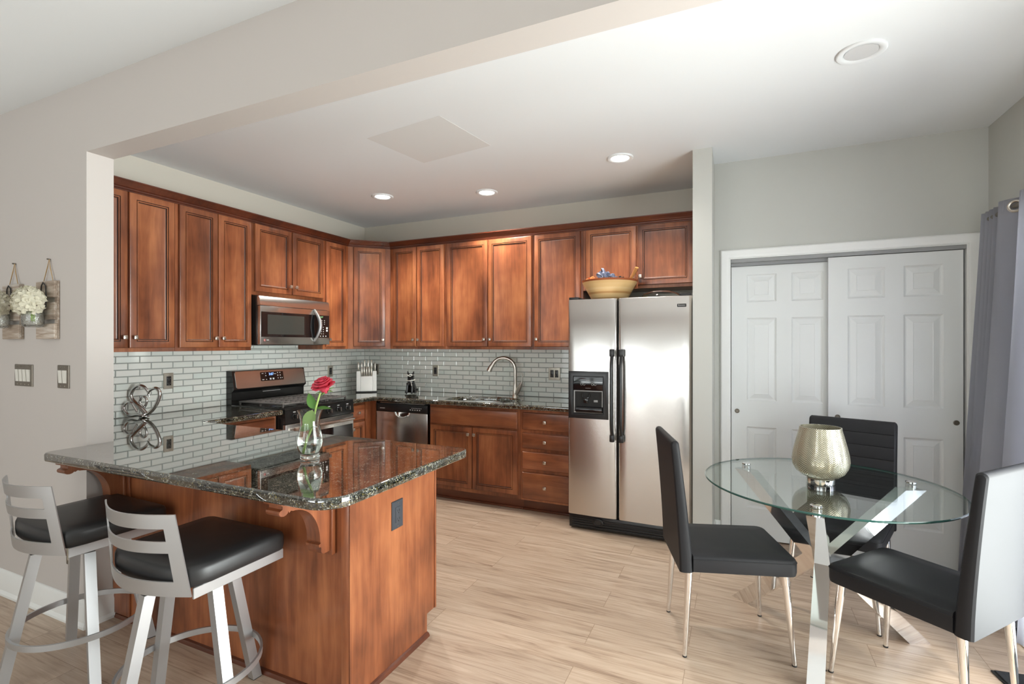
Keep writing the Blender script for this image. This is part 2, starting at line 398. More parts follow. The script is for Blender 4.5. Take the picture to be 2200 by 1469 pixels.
def struct(name, b, mats, parent=None, label=None, **k):
    o = b.obj(name, mats, parent, **k)
    if not parent: o['kind'] = 'structure'
    if label: o['label'] = label; 
    return o
def dup(root, loc, rz, label=None):
    r = root.copy(); C.objects.link(r); r.location = loc; r.rotation_euler = (0, 0, rz)
    if label: r['label'] = label
    for ch in list(root.children):
        c = ch.copy(); C.objects.link(c); c.parent = r
        for g in list(ch.children):
            d = g.copy(); C.objects.link(d); d.parent = c
    return r
def text_mesh(name, body, size, material, parent, X, depth=.0006):
    cu = bpy.data.curves.new(name, 'FONT'); cu.body = body; cu.size = size; cu.extrude = depth; cu.align_x = 'CENTER'; cu.align_y = 'CENTER'
    t = bpy.data.objects.new(name, cu); C.objects.link(t)
    me = bpy.data.meshes.new_from_object(t.evaluated_get(bpy.context.evaluated_depsgraph_get()))
    bpy.data.objects.remove(t); me.transform(X); me.materials.clear(); me.materials.append(M[material])
    o = bpy.data.objects.new(name, me); C.objects.link(o); o.parent = parent
    return o
def arc(cx, cy, r, a0, a1, n):
    return [(cx+r*math.cos(R(a0+(a1-a0)*i/n)), cy+r*math.sin(R(a0+(a1-a0)*i/n))) for i in range(n+1)]

H = 2.743
# ================================================================== ROOM SHELL
b = B(); b.box(-2.2, 5.5, -8.15, .12, -.1, 0); struct('floor', b, 'floor', label='light oak plank floor')
b = B(); b.box(-2.2, 5.5, -8.15, .12, H, H+.1)
ceil_o = struct('ceiling', b, 'ceil', label='white painted ceiling')
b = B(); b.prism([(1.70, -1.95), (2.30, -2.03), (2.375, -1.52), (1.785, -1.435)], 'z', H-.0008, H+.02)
o = b.obj('grey_patch', 'patch', ceil_o); o['label'] = 'slightly greyer four-sided area'  # thin slab in a slightly greyer tone than the ceiling around it
b = B(); b.box(-.12, 0, -2.96, .12, 0, H); struct('wall_left', b, 'wall_k', label='cream kitchen wall behind the range')
b = B(); b.box(-.12, 3.715, 0, .12, 0, H); struct('wall_back', b, 'wall_k', label='cream kitchen wall behind the sink')
b = B(); b.box(3.715, 5.38, 0, .12, 0, H); struct('wall_closet_inside', b, 'wall_g')
b = B(); b.box(-2.2, .885, -3.08, -2.96, 0, H); b.box(.885, 5.26, -3.08, -2.96, 2.392, H)
struct('wall_divider', b, 'wall', label='greige wall end and wide header over the peninsula opening')
b = B(); b.box(3.592, 3.715, -.885, 0, 0, H); struct('wall_partition', b, 'wall_g', label='narrow wall end beside the refrigerator')
b = B()
b.box(3.715, 3.816, -.53, -.42, 0, 2.045); b.box(5.166, 5.26, -.53, -.42, 0, 2.045); b.box(3.715, 5.26, -.53, -.42, 2.045, H)
struct('wall_closet', b, 'wall_g', label='grey green wall above the sliding closet doors')
b = B(); PY0, PY1, PZ = -3.45, -1.38, 2.06
b.box(5.26, 5.38, -8.15, PY0, 0, H); b.box(5.26, 5.38, PY1, .12, 0, H); b.box(5.26, 5.38, PY0, PY1, PZ, H)
struct('wall_right', b, 'wall_g', label='grey wall with the patio door')
b = B(); b.box(-2.32, -2.2, -8.15, -2.96, 0, H); struct('wall_far_left', b, 'wall')
b = B(); WX = ((-.4, 2.2), (2.95, 5.15)); WZ0, WZ1 = .25, 2.5
b.box(-2.2, -.4, -8.15, -8.03, 0, H); b.box(2.2, 2.95, -8.15, -8.03, 0, H); b.box(5.15, 5.26, -8.15, -8.03, 0, H)
for x0, x1 in WX: b.box(x0, x1, -8.15, -8.03, 0, WZ0); b.box(x0, x1, -8.15, -8.03, WZ1, H)
struct('wall_rear', b, 'wall')
def window(name, horiz, a0, a1, z0, z1, p, label, mull):
    """frame and pane; horiz: opening along x at y=p, else along y at x=p"""
    def bx(b, u0, u1, w0, w1, d0, d1):
        if horiz: b.box(u0, u1, p+d0, p+d1, w0, w1)
        else: b.box(p+d0, p+d1, u0, u1, w0, w1)
    b = B(); f = .06
    bx(b, a0, a0+f, z0, z1, .02, .1); bx(b, a1-f, a1, z0, z1, .02, .1); bx(b, a0+f, a1-f, z1-f, z1, .02, .1); bx(b, a0+f, a1-f, z0, z0+f, .02, .1)
    bx(b, (a0+a1)/2-.035, (a0+a1)/2+.035, z0+f, z1-f, .02, .1)
    if mull: bx(b, a0+f, a1-f, (z0+z1)/2-.025, (z0+z1)/2+.025, .02, .1)
    o = struct(name, b, 'trim', label=label)
    b = B(); bx(b, a0+f, a1-f, z0+f, z1-f, .055, .062); b.obj('pane', 'pane', o)
window('window_1', True, WX[0][0], WX[0][1], WZ0, WZ1, -8.15, 'living room window', True)
window('window_2', True, WX[1][0], WX[1][1], WZ0, WZ1, -8.15, 'living room window by the corner', True)
window('window_3', False, PY0, PY1, 0, PZ, 5.26, 'sliding glass patio door', False)

# baseboards: stepped profile
def baseboard(name, pts, side, label):
    """pts: plan polyline on the wall face; side=+1 board lies to the left of the direction of travel"""
    prof = [(0, 0), (.026, 0), (.026, .012), (.016, .026), (.016, .095), (.012, .105), (.012, .118), (.005, .132), (0, .134)]
    b = B(); sweep(b, pts, prof, side); struct(name, b, 'trim', label=label)
def sweep(b, pts, prof, side=1, m=0, caps=True):
    n = len(pts); loops = []
    for i in range(n):
        p = Vector(pts[i]); d0 = (p-Vector(pts[i-1])).normalized() if i else None; d1 = (Vector(pts[i+1])-p).normalized() if i < n-1 else None
        d0 = d0 or d1; d1 = d1 or d0
        n0 = Vector((-d0.y, d0.x))*side; n1 = Vector((-d1.y, d1.x))*side; k = (n0+n1)/(1+n0.dot(n1))
        loops.append([(p.x+k.x*o, p.y+k.y*o, z) for o, z in prof])
    b.loft(loops, m, True, caps, caps)
baseboard('baseboard_front', [(-2.2, -3.08), (.885, -3.08), (.885, -2.962)], -1, 'white baseboard around the wall end')
baseboard('baseboard_partition', [(3.594, -.885), (3.715, -.885), (3.715, -.53), (3.757, -.53)], -1, 'white baseboard on the wall end')
baseboard('baseboard_right', [(5.26, -.53), (5.26, PY1+.07)], -1, 'white baseboard under the curtain')
# closet casing and sliding doors
b = B(); prof = [(0, 0), (.058, 0), (.058, .014), (.05, .02), (.02, .016), (.012, .010), (0, .008)]
def casing(b, path, y):
    # path in x-z plane, profile offset outward, thickness toward -y
    n = len(path); loops = []
    for i in range(n):
        p = Vector(path[i]); d0 = (p-Vector(path[i-1])).normalized() if i else None; d1 = (Vector(path[i+1])-p).normalized() if i < n-1 else None
        d0 = d0 or d1; d1 = d1 or d0
        n0 = Vector((-d0.y, d0.x)); n1 = Vector((-d1.y, d1.x)); k = (n0+n1)/(1+n0.dot(n1))
        loops.append([(p.x+k.x*o, y-t, p.y+k.y*o) for o, t in prof])
    b.loft(loops)
casing(b, [(3.816, 0), (3.816, 2.045), (5.166, 2.045), (5.166, 0)], -.53)
b.box(3.816, 3.824, -.53, -.42, 0, 2.045); b.box(5.158, 5.166, -.53, -.42, 0, 2.045); b.box(3.824, 5.158, -.53, -.42, 2.037, 2.045)
struct('trim_1', b, 'trim', label='white casing around the closet opening')
b = B(); b.box(3.826, 5.156, -.525, -.43, 2.012, 2.036); b.box(3.826, 5.156, -.478, -.472, 1.99, 2.012)
struct('trim_2', b, 'grey', label='grey metal sliding door track')
def closet_door(name, x0, x1, yf, z0, z1, label, knobs):
    b = B(); w = x1-x0
    cols = [(x0+w*.155, x0+w*.155+w*.285), (x0+w*.58, x0+w*.58+w*.285)]
    rows = [(z0+.22, z0+.81), (z0+1.00, z0+1.60), (z0+1.715, z0+1.915)]
    xs = [x0, cols[0][0], cols[0][1], cols[1][0], cols[1][1], x1]; zs = [z0, rows[0][0], rows[0][1], rows[1][0], rows[1][1], rows[2][0], rows[2][1], z1]
    for i in range(5):
        for j in range(7):
            if i in (1, 3) and j in (1, 3, 5):
                b.rect_rings(xs[i], xs[i+1], zs[j], zs[j+1], [(0, 0, 0), (.005, .005, 0), (.012, .009, 0), (.018, .009, 0), (.050, .002, 0), (.053, .0035, 0)], 0, yf)
            else: b.quad([(xs[i], yf, zs[j]), (xs[i+1], yf, zs[j]), (xs[i+1], yf, zs[j+1]), (xs[i], yf, zs[j+1])])
    bmesh.ops.remove_doubles(b.bm, verts=b.bm.verts, dist=1e-5)
    t = .035
    b.quad([(x0, yf+t, z0), (x0, yf+t, z1), (x1, yf+t, z1), (x1, yf+t, z0)])
    for q in (((x0, z0), (x1, z0)), ((x1, z0), (x1, z1)), ((x1, z1), (x0, z1)), ((x0, z1), (x0, z0))):
        b.quad([(q[0][0], yf, q[0][1]), (q[0][0], yf+t, q[0][1]), (q[1][0], yf+t, q[1][1]), (q[1][0], yf, q[1][1])])
    bmesh.ops.remove_doubles(b.bm, verts=b.bm.verts, dist=1e-5)
    o = struct(name, b, 'door', label=label, ang=12)
    for kx in knobs:
        b = B(); b.lathe([(.016, 0), (.016, .003), (.013, .004), (.011, .0015), (0.0005, .001)], 20)
        b.obj('finger_pull', 'plate', o, X=Matrix.Translation((kx, yf, .932)) @ Matrix.Rotation(R(90), 4, 'X'))
closet_door('door_1', 3.828, 4.50, -.464, .012, 1.988, 'white six panel sliding closet door on the left track', (3.868,))
closet_door('door_2', 4.432, 5.146, -.515, .012, 2.008, 'white six panel sliding closet door on the front track', (4.485, 5.112))

# ================================================================== CABINETS
CAB = [(0, .020, 0), (0, .006, 0), (.003, .001, 0), (.006, 0, 0), (.041, 0, 0), (.0418, .005, 1), (.0450, .005, 1), (.0462, .0003, 0), (.0525, .0003, 0), (.0535, .007, 1), (.0575, .009, 1), (.065, .011, 0)]
SLAB = [(0, .020, 0), (0, .007, 0), (.004, .002, 0), (.010, 0, 0)]
def knob(parent, x, y, z, X=None):
    b = B(); b.cyl((x, y, z), (x, y-.016, z), .006, .0075, 12); b.box(x-.0135, x+.0135, y-.030, y-.015, z-.0135, z+.0135, 0, .005, 2)
    return b.obj('knob', 'nickel', parent, X=X)
def cab_door(parent, x0, x1, z0, z1, yf, knobx=None, knobz=None, name='door', X=None, prof=CAB, wood='wood'):
    b = B(); b.rect_rings(x0, x1, z0, z1, prof, 0, yf)
    b.quad([(x0, yf+.02, z0), (x0, yf+.02, z1), (x1, yf+.02, z1), (x1, yf+.02, z0)]); bmesh.ops.remove_doubles(b.bm, verts=b.bm.verts, dist=1e-6)
    d = b.obj(name, [wood, 'glaze'], parent, X=X, ang=20)
    if knobx is not None: knob(d, knobx, yf, knobz, X)
    return d
UZ0, UZ1, DZ0, DZ1 = 1.372, 2.45, 1.397, 2.395
def upper(label, loc, rz, w, doors, z0=UZ0, dz0=DZ0):
    t = thing('wall_cabinet', label, 'cabinet', (loc[0], loc[1], z0), rz, 'cherry wall cabinets')
    b = B(); b.box(0, w, -.315, -.001, 0, UZ1-z0, 0, .0008, 1); b.obj('body', 'wood', t)
    for x0, x1, kx in doors: cab_door(t, x0, x1, dz0-z0, DZ1-z0, -.336, kx, dz0-z0+.068)
    return t
def pair(a0, a1, b0, b1): return [(a0, a1, a1-.026), (b0, b1, b0+.026)]
Lw = R(90)
def lw(y0, *ds): return [(q[0]-y0, q[1]-y0, q[2]-y0) for q in ds]
upper('first two-door cherry wall cabinet from the wall end, its left door partly hidden', (0, -2.945), Lw, .648, lw(-2.945, *pair(-2.885, -2.600, -2.590, -2.308)))
upper('tall two-door cherry wall cabinet directly left of the microwave', (0, -2.296), Lw, .594, lw(-2.296, *pair(-2.276, -1.994, -1.988, -1.712)))
upper('short two-door cherry wall cabinet above the microwave', (0, -1.701), Lw, .757, lw(-1.701, *pair(-1.676, -1.316, -1.306, -.950)), 1.820, 1.848)
upper('narrow one-door cherry wall cabinet between microwave and corner', (0, -.943), Lw, .332, lw(-.943, (-.915, -.652, -.889)))
t = thing('corner_wall_cabinet', 'angled cherry wall cabinet in the corner with a single paler door', 'cabinet', (0, 0, UZ0), 0, 'cherry wall cabinets')
b = B(); b.prism([(.002, -.002), (.609, -.002), (.609, -.316), (.316, -.609), (.002, -.609)], 'z', 0, UZ1-UZ0); b.obj('body', 'wood', t)
Xd = Matrix.Translation((.4625, -.4625, 0)) @ Matrix.Rotation(R(45), 4, 'Z')
cab_door(t, -.155, .155, DZ0-UZ0, DZ1-UZ0, -.0215, .128, DZ0-UZ0+.068, X=Xd)
upper('narrow two-door cherry wall cabinet right of the corner cabinet', (.611, 0), 0, .673, [(q[0]-.611, q[1]-.611, q[2]-.611) for q in pair(.652, .940, .948, 1.262)])
upper('wide two-door cherry wall cabinet over the sink', (1.285, 0), 0, .911, [(q[0]-1.285, q[1]-1.285, q[2]-1.285) for q in pair(1.302, 1.740, 1.748, 2.184)])
upper('one-door cherry wall cabinet left of the refrigerator', (2.197, 0), 0, .462, [(2.212-2.197, 2.637-2.197, 2.238-2.197)])
upper('short two-door cherry wall cabinet above the refrigerator', (2.66, 0), 0, .930, [(q[0]-2.66, q[1]-2.66, q[2]-2.66) for q in pair(2.685, 3.112, 3.122, 3.550)], 1.880, 1.905)
b = B()
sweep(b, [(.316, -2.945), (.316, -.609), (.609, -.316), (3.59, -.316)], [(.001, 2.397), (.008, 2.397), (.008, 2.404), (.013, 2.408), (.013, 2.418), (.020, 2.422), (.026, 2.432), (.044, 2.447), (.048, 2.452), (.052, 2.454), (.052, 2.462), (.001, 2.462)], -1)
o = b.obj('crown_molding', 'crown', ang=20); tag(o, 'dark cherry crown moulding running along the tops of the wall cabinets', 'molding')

# base cabinets on the back wall
BZ = .872
def base_body(t, w, d=.60, toe=.075, hollow=False):
    b = B()
    if hollow: b.box(0, w, -d, -d+.002, .105, BZ); b.box(0, .016, -d+.002, -.001, .105, BZ); b.box(w-.016, w, -d+.002, -.001, .105, BZ); b.box(.016, w-.016, -d+.002, -.001, .105, .12); b.box(.016, w-.016, -.008, -.001, .12, BZ)
    else: b.box(0, w, -d, -.001, .105, BZ, 0, .001, 1)
    b.obj('body', 'wood', t)
    b = B(); b.box(0, w, -d+toe, -d+toe+.015, 0, .105); b.box(0, w, -d+toe-.014, -d+toe, 0, .018, 0, .004); b.obj('toe_kick', 'toe', t)
t = thing('base_cabinet', 'cherry sink base cabinet with two doors under a false drawer front', 'cabinet', (1.285, 0, 0), 0, 'cherry base cabinets')
base_body(t, .907, hollow=True)
cab_door(t, .013, .885, .700, .848, -.621, name='false_drawer_front', prof=SLAB, wood='wood_h')
cab_door(t, .013, .447, .142, .686, -.621, .420, .625); cab_door(t, .453, .885, .142, .686, -.621, .480, .625)
t = thing('base_cabinet', 'cherry four-drawer base cabinet between sink cabinet and refrigerator', 'cabinet', (2.193, 0, 0), 0, 'cherry base cabinets')
base_body(t, .467)
for z0, z1 in ((.704, .848), (.546, .676), (.372, .518), (.125, .345)):
    cab_door(t, .024, .452, z0, z1, -.621, .232, (z0+z1)/2, 'drawer', prof=SLAB, wood='wood_h')
t = thing('base_cabinet', 'narrow cherry base cabinet squeezed between range and corner', 'cabinet', (0, -.936, 0), Lw, 'cherry base cabinets')
base_body(t, .314)
cab_door(t, .02, .225, .705, .848, -.621, .122, .777, 'drawer', prof=SLAB, wood='wood_h'); cab_door(t, .02, .225, .14, .688, -.621, .045, .63)
b = B(); b.box(.24, .314, -.612, -.60, .105, BZ); b.obj('filler_strip', 'wood', t)
t = thing('base_cabinet', 'cherry base cabinet left of the range, mostly hidden by the peninsula', 'cabinet', (0, -2.32, 0), Lw, 'cherry base cabinets')
base_body(t, .612)
cab_door(t, .045, .59, .705, .848, -.621, .317, .777, 'drawer', prof=SLAB, wood='wood_h'); cab_door(t, .045, .59, .14, .688, -.621, .08, .63)
t = thing('corner_filler', 'cherry corner post between dishwasher and narrow base cabinet', 'cabinet filler', (.60, -.615, 0))
b = B(); b.box(.0, .066, 0, .012, .105, BZ); b.obj('panel', 'wood', t)
b = B(); b.box(.0, .066, .07, .085, 0, .105); b.obj('toe_kick', 'toe', t)

# ---- peninsula
PX, PF, PB = 2.487, -2.955, -2.36
t = thing('peninsula_cabinet', 'cherry panelled peninsula base under the granite bar top', 'cabinet', (0, 0, 0))
b = B(); b.box(.888, PX-.006, PF+.006, PB, .105, BZ); b.obj('body', 'wood', t)
b = B(); b.box(.888, PX-.05, PF+.006, PB-.075, 0, .105); b.obj('toe_kick', 'toe', t)
b = B(); b.box(.888, PX-.045, PF, PF+.0055, 0, BZ, 0, .001, 1); o = b.obj('back_panel', 'wood', t); o['label'] = 'long panel facing the stools'
b = B(); b.prism([(PF-.012, 0), (PB-.075, 0), (PB-.075, .105), (PB, .105), (PB, BZ), (PF-.012, BZ)], 'x', PX-.0055, PX); o = b.obj('end_panel', 'wood', t); o['label'] = 'end panel with toe notch'
b = B(); b.box(PX-.045, PX-.0056, PF-.012, PF+.0055, 0, BZ, 0, .003, 2); b.obj('corner_stile', 'wood', t)
b = B(); b.box(.888, 1.03, PF-.010, PF-.0002, .02, BZ, 0, .002, 1); b.obj('corner_stile', 'wood', t)
b = B(); b.box(PX-.001, PX+.006, PB-.012, PB, .105, BZ, 0, .002, 1); b.obj('edge_strip', 'wood', t)
b = B(); q = [(0, 0), (.016, 0), (.016, .006), (.010, .016), (0, .02)]
sweep(b, [(.889, PF), (PX-.046, PF), (PX-.046, PF-.0125), (PX+.0004, PF-.0125), (PX+.0004, PB-.075)], q, -1); b.obj('shoe_molding', 'toe', t)
def corbel(x):
    b = B(); w = .034
    b.box(x-w-.012, x+w+.012, PF-.026, PF-.0105 if x < 1.1 else PF-.0002, BZ-.285, BZ-.001, 0, .003)
    b.box(x-w-.012, x+w+.012, PF-.265, PF-.026, BZ-.022, BZ-.001, 0, .003)
    prof = [(PF-.026, BZ-.022), (PF-.25, BZ-.022), (PF-.25, BZ-.038)]
    prof += [(PF-.245+.02*math.cos(R(a)), BZ-.050+.014*math.sin(R(a))) for a in range(150, 361, 30)]
    prof += [(PF-.222, BZ-.058), (PF-.212, BZ-.052), (PF-.205, BZ-.056)]
    cx, cy, rx, rz = PF-.205, BZ-.215, .130, .159
    prof += [(cx+rx*math.sin(R(a)), cy+rz*math.cos(R(a))) for a in range(6, 91, 7)]
    prof += [(PF-.072, BZ-.222), (PF-.082, BZ-.226), (PF-.080, BZ-.236), (PF-.070, BZ-.238)]
    prof += [(PF-.052+.018*math.cos(R(a)), BZ-.252+.016*math.sin(R(a))) for a in range(160, 271, 22)] + [(PF-.026, BZ-.268)]
    b.prism(prof, 'x', x-w, x+w)
    return b.obj('corbel', 'wood', t, ang=40)
corbel(2.362); corbel(.962)

# ---- granite counters
def offset_poly(p, d):
    n = len(p); out = []
    for i in range(n):
        a, q, c = Vector(p[i-1]), Vector(p[i]), Vector(p[(i+1) % n])
        d0 = (q-a).normalized(); d1 = (c-q).normalized(); n0 = Vector((-d0.y, d0.x)); n1 = Vector((-d1.y, d1.x))
        k = (n0+n1)/max(.2, 1+n0.dot(n1)); out.append((q.x+k.x*d, q.y+k.y*d))
    return out
def slab(b, outer, hole, z0, z1, e=.007):
    """outer CCW polygon, rounded edge; optional hole (CCW)"""
    lv = [(e, z0), (e*.3, z0+e*.3), (0, z0+e), (0, z1-e*1.3), (e*.15, z1-e*.75), (e*.5, z1-e*.25), (e*1.1, z1)]
    L = b.loft([[(x, y, z) for x, y in offset_poly(outer, d)] for d, z in lv], 0, True, False, False)
    hl = None
    if hole: hl = b.loft([[(x, y, z) for x, y in hole] for z in (z0, z1-.002)]+[[(x, y, z1) for x, y in offset_poly(hole, -.002)]], 0, True, False, False)
    for k in (0, -1):
        vs = [L[k]]+([hl[k]] if hole else []); es = []
        for lp in vs:
            for i in range(len(lp)): es.append(b.bm.edges.get((lp[i], lp[(i+1) % len(lp)])))
        bmesh.ops.triangle_fill(b.bm, edges=es, use_beauty=True)
    b.flatcap = True
CZ0, CZ = BZ+.002, .914
fr, bk_ = .11, .05
outer = [(.012, -1.702), (.012, -2.956), (.887, -2.956)]
outer += arc(.887+.045, -3.265+.045, .045, 180, 270, 5)
outer += arc(2.677-fr, -3.265+fr, fr, 270, 360, 10)+arc(2.677-bk_, -2.345-bk_, bk_, 0, 90, 7)
outer += [(.672, -2.345), (.672, -1.702)]
b = B(); slab(b, outer, None, CZ0, CZ)
o = b.obj('countertop', 'granite', ang=50); tag(o, 'polished dark granite bar top on the peninsula, wrapping left to the range', 'countertop', 'granite countertops')
hole = []
hx0, hx1, hy0, hy1 = 1.40, 2.13, -.585, -.17
hole = arc(hx0+.07, hy0+.07, .07, 180, 270, 6)+arc(hx1-.07, hy0+.07, .07, 270, 360, 6)
hole += [(hx1-.02, hy1-.17), (hx1-.09, hy1-.09), (hx1-.22, hy1-.03), (hx1-.36, hy1), (hx0+.36, hy1), (hx0+.2, hy1-.03), (hx0+.08, hy1-.09), (hx0+.015, hy1-.17)]
outer = [(.012, -.012), (.012, -.935), (.672, -.935), (.672, -.655), (2.658, -.655), (2.658, -.012)]
b = B(); slab(b, outer, hole, CZ0, CZ)
o = b.obj('countertop', 'granite', ang=50); tag(o, 'polished dark granite countertop around the corner and the sink', 'countertop', 'granite countertops')
# sink
t = thing('sink', 'stainless steel double bowl sink set under the granite', 'sink', (0, 0, 0))
b = B()
def bowl(lp, depth):
    cx = sum(p[0] for p in lp)/len(lp); cy = sum(p[1] for p in lp)/len(lp)
    sc = lambda k, z: [(cx+(x-cx)*k, cy+(y-cy)*k, z) for x, y in lp]
    b.loft([sc(1.05, CZ0-.001), sc(1.0, CZ0-.001), sc(.985, CZ0-.02), sc(.95, CZ-depth+.03), sc(.88, CZ-depth), sc(.1, CZ-depth-.004)], 0, True, False, True)
xm = 1.86
bowl([p for p in hole if p[0] < xm]+[], .20) if False else None
lb = arc(hx0+.07, hy0+.07, .07, 180, 270, 6)+[(xm-.05, hy0), (xm-.02, hy0+.03), (xm-.02, hy1-.05), (xm-.06, hy1-.004), (hx0+.36, hy1), (hx0+.2, hy1-.03), (hx0+.08, hy1-.09), (hx0+.015, hy1-.17)]
rb = [(xm+.02, hy1-.07), (xm+.02, hy0+.03), (xm+.05, hy0)]+arc(hx1-.07, hy0+.07, .07, 270, 360, 6)+[(hx1-.02, hy1-.17), (hx1-.09, hy1-.09), (xm+.06, hy1-.03)]
bowl(lb, .20); b.obj('bowl', 'sinksteel', t, ang=50)
b = B(); bowl(rb, .17); b.obj('bowl', 'sinksteel', t, ang=50)
b = B(); b.box(xm-.02, xm+.02, hy0+.02, hy1-.04, CZ0-.03, CZ0-.012, 0, .005); b.obj('divider', 'sinksteel', t)
b = B(); b.lathe([(.045, 0), (.045, .004), (.02, .002), (.001, .001)], 20, 0, (1.63, -.36, CZ-.20), True); b.obj('drain', 'chrome', t)
# faucet
t = thing('faucet', 'brushed nickel gooseneck faucet with a side lever behind the sink', 'faucet', (1.925, -.105, CZ), R(0))
b = B(); b.lathe([(.034, 0), (.034, .006), (.028, .012), (.026, .05), (.021, .10), (.018, .13)], 24, 0, (0, 0, 0), True)
pts = [(0, 0, .12), (0, 0, .26)]+[(-.115+.115*math.cos(R(a)), -.05*(1-math.cos(R(a)))*.5, .26+.115*math.sin(R(a))) for a in range(12, 157, 12)]
pts += [(-.235, -.056, .285), (-.252, -.06, .245)]
b.tube(pts, [.0165]*(len(pts)-5)+[.0165, .018, .020, .023, .025], 16); b.obj('spout', 'nickel', t, ang=50)
b = B(); b.tube([(.012, -.006, .03), (.045, -.015, .085), (.072, -.02, .13)], [.020, .023, .016], 14); b.tube([(.072, -.02, .13), (.082, -.02, .16), (.080, -.018, .21), (.075, -.018, .235)], [.015, .010, .008, .010], 12, flat=.6); b.obj('lever', 'nickel', t, ang=50)

# ---- glass tile backsplash
def tiles(name, segs, X, label):
    """segs: list of (x0,x1,z0,z1) in wall coordinates, front = -y"""
    b = B(); RH, TL, g, e = .0468, .152, .0018, .0034
    for (x0, x1, z0, z1) in segs:
        b.quad([(x0, -.003, z0), (x1, -.003, z0), (x1, -.003, z1), (x0, -.003, z1)], 2)
        r0 = int((z0-CZ)/RH-.001) if z0 > CZ else 0
        for r in range(0, 40):
            za, zb = CZ+.0015+r*RH, CZ+.0015+(r+1)*RH-g
            za, zb = max(za, z0+.0005), min(zb, z1-.0005)
            if zb-za < .008: continue
            x = -TL*(.5 if r % 2 else 1.0)
            while x < x1:
                xa, xb = max(x, x0+.0005), min(x+TL-g, x1-.0005); x += TL
                if xb-xa < .008: continue
                ee = min(e, (xb-xa)*.4, (zb-za)*.4)
                b.rect_rings(xa, xb, za, zb, [(0, -.0025, 1), (0, -.0045, 1), (ee, -.008, 1)], 0)
    o = b.obj(name, ['tile', 'tileedge', 'grout'], X=X, smooth=False); tag(o, label, 'backsplash', 'glass tile backsplashes')
tiles('tile_backsplash', [(.004, 2.952, CZ, UZ0-.001), (1.258, 2.013-.005, UZ0, 1.41)], Matrix.Translation((0, -2.956, 0)) @ Matrix.Rotation(Lw, 4, 'Z') , 'pale grey green glass tile backsplash behind the range') if False else \
tiles('tile_backsplash', [(.004, 2.952, CZ, UZ0-.001), (1.262, 2.005, UZ0, 1.412)], Matrix.Translation((0, -2.956, 0)) @ Matrix.Rotation(Lw, 4, 'Z'), 'pale grey green glass tile backsplash behind the range')
tiles('tile_backsplash', [(.009, 2.66, CZ, UZ0-.001)], Matrix.Identity(4), 'pale grey green glass tile backsplash behind the sink')

# ================================================================== APPLIANCES
# ---- range (local: x along wall, front = -y)
t = thing('gas_range', 'stainless and black freestanding gas range with a raised control backguard', 'range', (0, -1.698, 0), Lw)
RW = .757
b = B(); b.box(.003, RW-.003, -.655, -.03, .02, .905, 0, .004); b.box(.05, RW-.05, -.60, -.10, 0, .02); b.obj('body', 'blackmet', t)
b = B(); b.box(.0, RW, -.685, -.075, .9055, .922, 0, .006); b.box(.04, RW-.04, -.63, -.12, .9222, .926, 0, .0015); b.obj('cooktop', 'blackmet', t)
b = B(); b.prism([(-.012, .90), (-.075, .9055), (-.075, 1.02), (-.105, 1.045), (-.075, 1.197), (-.012, 1.197)], 'x', 0.004, RW-.004); bg = b.obj('backguard', 'blackmet', t)
# sloped stainless face with rounded corners
b = B(); n = 5
def rr(x0, x1, z0, z1, r): return arc(x0+r, z0+r, r, 180, 270, n)+arc(x1-r, z0+r, r, 270, 360, n)+arc(x1-r, z1-r, r, 0, 90, n)+arc(x0+r, z1-r, r, 90, 180, n)
fy = lambda z, o: -.105+(z-1.045)/(1.197-1.045)*.03-o
for o0, o1, ins in ((.0, .006, 0),):
    lp = rr(.022, RW-.016, 1.052, 1.192, .016)
    b.loft([[(x, fy(z, .0005), z) for x, z in lp], [(x, fy(z, .006), z) for x, z in lp], [(x+(.002 if x < RW/2 else -.002), fy(z, .0075), z) for x, z in lp]])
b.obj('control_face', 'steel', bg)
b = B(); lp = rr(.262, .500, 1.100, 1.176, .006)
b.loft([[(x, fy(z, .0076), z) for x, z in lp], [(x, fy(z, .0092), z) for x, z in lp]]); disp = b.obj('display', 'blackglass', t)
for (x, z, w, h) in ((.285, 1.165, .018, .004), (.315, 1.166, .008, .006), (.315, 1.145, .008, .008), (.285, 1.112, .02, .005), (.318, 1.112, .010, .004), (.412, 1.157, .02, .004), (.36, 1.115, .016, .014), (.39, 1.115, .016, .014),
                     (.440, 1.165, .008, .008), (.466, 1.165, .008, .008), (.440, 1.142, .008, .008), (.466, 1.142, .008, .008), (.440, 1.118, .007, .007), (.466, 1.118, .008, .008), (.484, 1.118, .008, .006)):
    b = B(); lp = [(x-w/2, z-h/2), (x+w/2, z-h/2), (x+w/2, z+h/2), (x-w/2, z+h/2)]; b.loft([[(q, fy(r_, .0092), r_) for q, r_ in lp], [(q, fy(r_, .0096), r_) for q, r_ in lp]]); b.obj('button', 'white', disp)
slope = math.atan2(.03, .152)
text_mesh('clock_digits', '3:07', .030, 'dispblue', disp, Matrix.Translation((.372, fy(1.156, .0096), 1.156)) @ Matrix.Rotation(R(90)-slope, 4, 'X'), .0004)
b = B(); b.box(.30, .484, -.0765, -.0752, 1.006, 1.011); b.obj('vent_slot', 'grey', bg)
